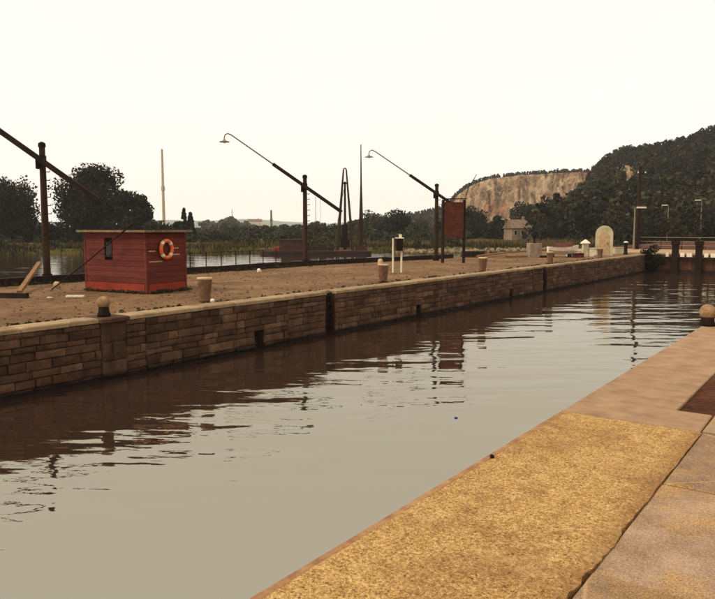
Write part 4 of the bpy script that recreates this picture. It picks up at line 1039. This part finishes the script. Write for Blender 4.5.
def skip_q(a_, r_, rv):
    if QF[0] < a_ < QF[1] and (560 < r_ < 612 or rv < 0.15): return True
    return np.interp(a_, *qr) < 0.004
wood('slope_wood', 'dark trees on the slope and rim around the quarry', 1500, quarry_z, azim(335), azim(640), QR0, QR1 + 6, 1.8, 4.2, 'leaf_hill', 5, skip_q, per=5, leaves=14, leaf=0.6, low=-0.5)
# bare rock showing through the wood
aa = np.linspace(RK[0], RK[1], 30); rr = np.linspace(262, 350, 50); A, Rr = np.meshgrid(aa, rr, indexing='ij')
tag(link('rock_outcrop', grid_mesh('rock_outcrop', Rr * np.sin(A), Rr * np.cos(A), wooded_z(A, Rr) + 2.0 + 6.5 * (fbm(A * 300, Rr / 7, 71, 4) - 0.42)), M['quarry']), kind='structure')
# blue distant hills
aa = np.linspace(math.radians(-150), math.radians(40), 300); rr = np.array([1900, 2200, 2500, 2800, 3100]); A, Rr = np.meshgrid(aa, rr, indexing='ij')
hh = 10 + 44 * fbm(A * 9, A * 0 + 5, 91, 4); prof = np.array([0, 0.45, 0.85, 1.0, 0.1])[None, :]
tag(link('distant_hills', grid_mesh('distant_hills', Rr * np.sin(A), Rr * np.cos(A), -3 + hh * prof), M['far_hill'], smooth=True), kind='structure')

# ------------------------------------------------------------------ reeds, rubble
rng = np.random.default_rng(8); n = 26000
sh = np.array([(v.x, v.y) for v in shore]); seg = rng.integers(1, len(sh) - 1, n); tt = rng.random(n)
P = sh[seg] + (sh[np.minimum(seg + 1, len(sh) - 1)] - sh[seg]) * tt[:, None]
nr = P / np.linalg.norm(P, axis=1)[:, None]; off = rng.random(n) ** 1.6 * 34 + 0.3
P = P + nr * off[:, None]; z = ground_z(P[:, 0], P[:, 1])
clump = fbm(P[:, 0] / 3.5, P[:, 1] / 3.5, 17, 3); keep = clump > 0.36; P, z, clump, off = P[keep], z[keep], clump[keep], off[keep]; n = len(P)
hgt = (0.25 + 1.0 * (clump - 0.36) * 2.0) * (0.6 + 0.7 * rng.random(n)); a_ = rng.random(n) * 6.28; w_ = 0.06 + 0.09 * rng.random(n)
dx, dy = np.cos(a_) * w_, np.sin(a_) * w_; lx, ly = rng.normal(size=n) * 0.18, rng.normal(size=n) * 0.18
V = np.stack([np.stack([P[:, 0] - dx, P[:, 1] - dy, z - 0.05], -1), np.stack([P[:, 0] + dx, P[:, 1] + dy, z - 0.05], -1), np.stack([P[:, 0] + lx, P[:, 1] + ly, z + hgt], -1)], 1).reshape(-1, 3)
tag(link('reeds', np_mesh('reeds', V, np.arange(n * 3).reshape(-1, 3), np.clip(0.95 * fbm(P[:, 0] / 9, P[:, 1] / 9, 27, 4) + 0.7 * clump - 0.42 + rng.normal(size=n) * 0.16, 0, 1)), M['reed']), 'olive and tan reeds along the far river bank', 'reeds', kind='stuff')
m = MB(); rs = random.Random(12)
for k in range(260):
    px = rs.uniform(396, 545); q = hit(px, float(np.interp(px, [s[0] for s in SHORE], [s[1] for s in SHORE])) - rs.uniform(0.0, 3.0), WATER + rs.uniform(0.05, 0.5))
    s_ = rs.uniform(0.2, 0.55); b = len(m.v)
    m.lathe([(0.25, -0.6), (0.5, -0.2), (0.45, 0.25), (0.15, 0.5)], 6)
    for i in range(b, len(m.v)):
        v = m.v[i]; m.v[i] = Vector((v.x * s_ * 1.5 + q.x + rs.uniform(-.05, .05), v.y * s_ * 1.5 + q.y, v.z * s_ + q.z))
tag(m.build('rubble', M['rock_pale']), 'pale rubble stones along the far bank below the quarry', 'rubble', kind='stuff')

# dark undergrowth below the bank trees
def bushes(label, px0, px1, d0, d1, n, hmin, hmax, mat, seed, leaves=70, leaf=0.28):
    rng = np.random.default_rng(seed); C, Rd, T = [], [], []
    for k in range(n):
        p = at(rng.uniform(px0, px1), 240, rng.uniform(d0, d1)); z = gz(p); h_ = rng.uniform(hmin, hmax)
        for j in range(3):
            C.append((p.x + rng.normal() * h_ * 0.4, p.y + rng.normal() * h_ * 0.4, z + h_ * (0.25 + 0.25 * j))); Rd.append(h_ * 0.42); T.append(0.15 + 0.5 * rng.random())
    V, F, ti = leaf_cloud(C, Rd, leaves, leaf, rng, T); V[:, 2] = np.maximum(V[:, 2], -1.3)
    tag(link('undergrowth', np_mesh('undergrowth', V, F, ti), M[mat]), label, 'undergrowth', kind='stuff')
bushes('dark undergrowth below the large trees at the left', -90, 178, 150, 172, 110, 2.2, 4.6, 'leaf_dark', 61)
bushes('hazy undergrowth below the trees of the far bank', 196, 465, 215, 420, 190, 2.0, 4.2, 'leaf_mid', 62, 60, 0.36)
bushes('dark undergrowth below the trees at the quarry foot', 455, 640, 190, 250, 120, 2.4, 5.0, 'leaf_dark', 63, 60, 0.36)

bushes('dark bushes along the foot of the hill behind the railing', 628, 860, 118, 160, 130, 3.0, 6.5, 'leaf_dark', 64, 70, 0.26)
bushes('olive scrub dotted over the meadow beyond the reeds', 172, 470, 142, 215, 170, 0.9, 2.3, 'leaf_mid', 67, 60, 0.22)
bushes('low scrub mixed into the far bank reeds', -60, 470, 112, 140, 60, 0.8, 1.7, 'leaf_mid', 65, 60, 0.12)
xs = np.linspace(-24, 90, 60); ys = np.linspace(78.2, 128, 40); YY, XX = np.meshgrid(ys, xs, indexing='ij')
tag(link('yard', grid_mesh('yard', XX[:, ::-1], YY[:, ::-1], 0.03 + 0.08 * (fbm(XX / 3, YY / 3, 66) - 0.5)), M['dark_earth'], smooth=True), kind='structure')

# ------------------------------------------------------------------ houses, chimney, masts far off
def house(label, px, base_py, w, dpt, hw, hr, depth, rz, wall_mat='house_wall'):
    p = at(px, 236, depth); z = max(gz(p), -1.0); r = thing('house', label, 'house', (p.x, p.y, z - 0.05), FACE + rz)
    MB().box((0, 0, hw / 2), (w, dpt, hw)).build('wall', M[wall_mat], r)
    m = MB(); e = 0.35; x_, y_ = w / 2 + e, dpt / 2 + e
    m.v = [Vector(v) for v in ((-x_, -y_, hw - 0.1), (x_, -y_, hw - 0.1), (x_, y_, hw - 0.1), (-x_, y_, hw - 0.1), (-x_ + 0.3, 0, hw + hr), (x_ - 0.3, 0, hw + hr))]
    m.f = [(3, 2, 1, 0), (0, 1, 5, 4), (2, 3, 4, 5), (1, 2, 5), (3, 0, 4)]; rf = m.build('roof', M['house_roof'], r)
    MB().box((w * 0.25, 0.2, hw + hr + 0.2), (0.6, 0.6, 1.2)).build('chimney', M['house_wall'], rf)
    for k in range(3):
        f_ = MB().box((-w / 3 + k * w / 3, -dpt / 2 - 0.03, hw * 0.62), (0.95, 0.08, 1.25)).build('window', M['white_paint'], r)
        MB().box((-w / 3 + k * w / 3, -dpt / 2 - 0.075, hw * 0.62), (0.75, 0.03, 1.05)).build('pane', M['glass'], f_)
    MB().box((w * 0.08, -dpt / 2 - 0.04, 1.05), (1.0, 0.1, 2.1)).build('door', M['brown_wood'], r)
house('pinkish house with pale roof below the quarry', 518, 238, 5.6, 6, 3.2, 2.2, 185, 0.15)
house('small dull house with dark roof right of the pinkish house', 538, 238, 5.0, 6, 2.8, 2.0, 205, -0.2)
house('pale house half hidden by trees at the wooded hill foot', 582, 230, 7.0, 6, 5.0, 2.0, 190, -0.1)
house('pale low building between hazy trees left of the chimney', 255, 222, 12.0, 9, 9.0, 2, 620, 0.2, 'white_paint')
def mast(label, px, top, depth, r0, r1, mat, name='mast'):
    p = at(px, 236, depth); z = gz(p); h_ = at(px, top, depth).z - z; o = thing(name, label, name, (p.x, p.y, z - 0.05), FACE)
    MB().tube([(0, 0, 0), (0, 0, h_ * 0.5), (0, 0, h_)], [r0, (r0 + r1) / 2, r1], 10).build('shaft', M[mat], o)
    MB().tube([(0, 0, h_ * 0.52), (0, 0, h_ * 0.57)], [r0 * 1.2, r0 * 1.15], 8).build('collar', M[mat], o); return o
mast('tall slender pale mast beyond the river behind the hut', 164.3, 149, 320, 0.75, 0.45, 'kiosk')
mast('distant slim factory chimney above the far trees', 271.5, 210, 640, 1.2, 0.8, 'house_roof', 'chimney')
mast('thin antenna above the tallest hazy tree', 232.5, 209, 545, 0.4, 0.2, 'pipe_grey', 'antenna')

# ------------------------------------------------------------------ air
hz = MB().box((0, 0, 60), (6500, 6500, 128)).build('haze', None)
t = bpy.data.materials.new('haze_air'); t.use_nodes = True; nt = t.node_tree; nt.nodes.clear()
o_ = nt.nodes.new('ShaderNodeOutputMaterial'); v_ = nt.nodes.new('ShaderNodeVolumePrincipled')
v_.inputs['Color'].default_value = (0.97, 0.98, 0.96, 1); v_.inputs['Density'].default_value = 0.00015; v_.inputs['Anisotropy'].default_value = 0.1
nt.links.new(v_.outputs[0], o_.inputs['Volume']); hz.data.materials.append(t); tag(hz, 'thin pale summer haze over the valley', 'haze', kind='stuff')

# ------------------------------------------------------------------ grit, weeds and scraps
rs = random.Random(44); m = MB()
def nugget(p, r):
    b = len(m.v); a = rs.random() * 6.28
    for k in range(5): m.v.append(Vector((p[0] + r * math.cos(a + 1.257 * k) * rs.uniform(.7, 1.2), p[1] + r * math.sin(a + 1.257 * k) * rs.uniform(.7, 1.2), p[2] - 0.01)))
    for k in range(5): m.v.append(Vector((p[0] + .6 * r * math.cos(a + 1.257 * k), p[1] + .6 * r * math.sin(a + 1.257 * k), p[2] + r * rs.uniform(.5, .9))))
    m.f.append(tuple(b + 5 + k for k in range(5)))
    for k in range(5): k2 = (k + 1) % 5; m.f.append((b + k, b + k2, b + 5 + k2, b + 5 + k))
for k in range(5200):
    y = 5 + 50 * rs.random() ** 1.7; nugget((rs.uniform(-25.8, -15.75), y, -0.04), 0.012 + 0.055 * rs.random() ** 5)
tag(m.build('gravel', M['iron_brown']), 'loose pebbles scattered over the dirt of the quay', 'gravel', kind='stuff')
rng = np.random.default_rng(91); C, Rd, T = [], [], []
def weed(x, y, z, h):
    for j in range(3): C.append((x + rng.normal() * h * .5, y + rng.normal() * h * .5, z + h * rng.uniform(.15, .6))); Rd.append(h * .4); T.append(rng.random())
for k in range(210): weed(-15.66 - abs(rng.normal()) * 0.12, 5 + 50 * rng.random(), -0.04, 0.03 + 0.10 * rng.random() ** 2)
for k in range(160): weed(-26.55 + abs(rng.normal()) * 0.15, 8 + 26 * rng.random(), -0.04, 0.06 + 0.22 * rng.random() ** 2)
for k in range(60):
    q = Vector((hc.x, hc.y, 0)) + (hp(rng.uniform(0, Lw), -0.12, 0) if k % 2 else hp(-0.12, rng.uniform(0, Lh), 0)); weed(q.x, q.y, -0.03, 0.05 + 0.10 * rng.random())
V, F, ti = leaf_cloud(C, Rd, 26, 0.016, rng, T); V[:, 2] = np.maximum(V[:, 2], -0.05)
tag(link('weeds', np_mesh('weeds', V, F, ti), M['leaf_mid']), 'small weeds growing along coping, kerb and hut', 'weeds', kind='stuff')
pebble('stone', 'small dark stone at the edge of the yellow concrete strip', 'stone', hit(492, 458, 0.0), 0.05, 0.04, 0.035, M['dark_iron'], 9)
M['blue'] = worn('blue_plastic', S(30, 40, 130), S(40, 52, 150), S(52, 66, 168), 5, 30, 0.4, 0)
q = hit(456, 418, WATER)
tag(MB().lathe([(0.02, -0.03), (0.036, 0.0), (0.032, 0.015), (0.012, 0.022)], 9).build('float', M['blue'], None, True, q), 'tiny blue scrap floating on the lock water', 'float')
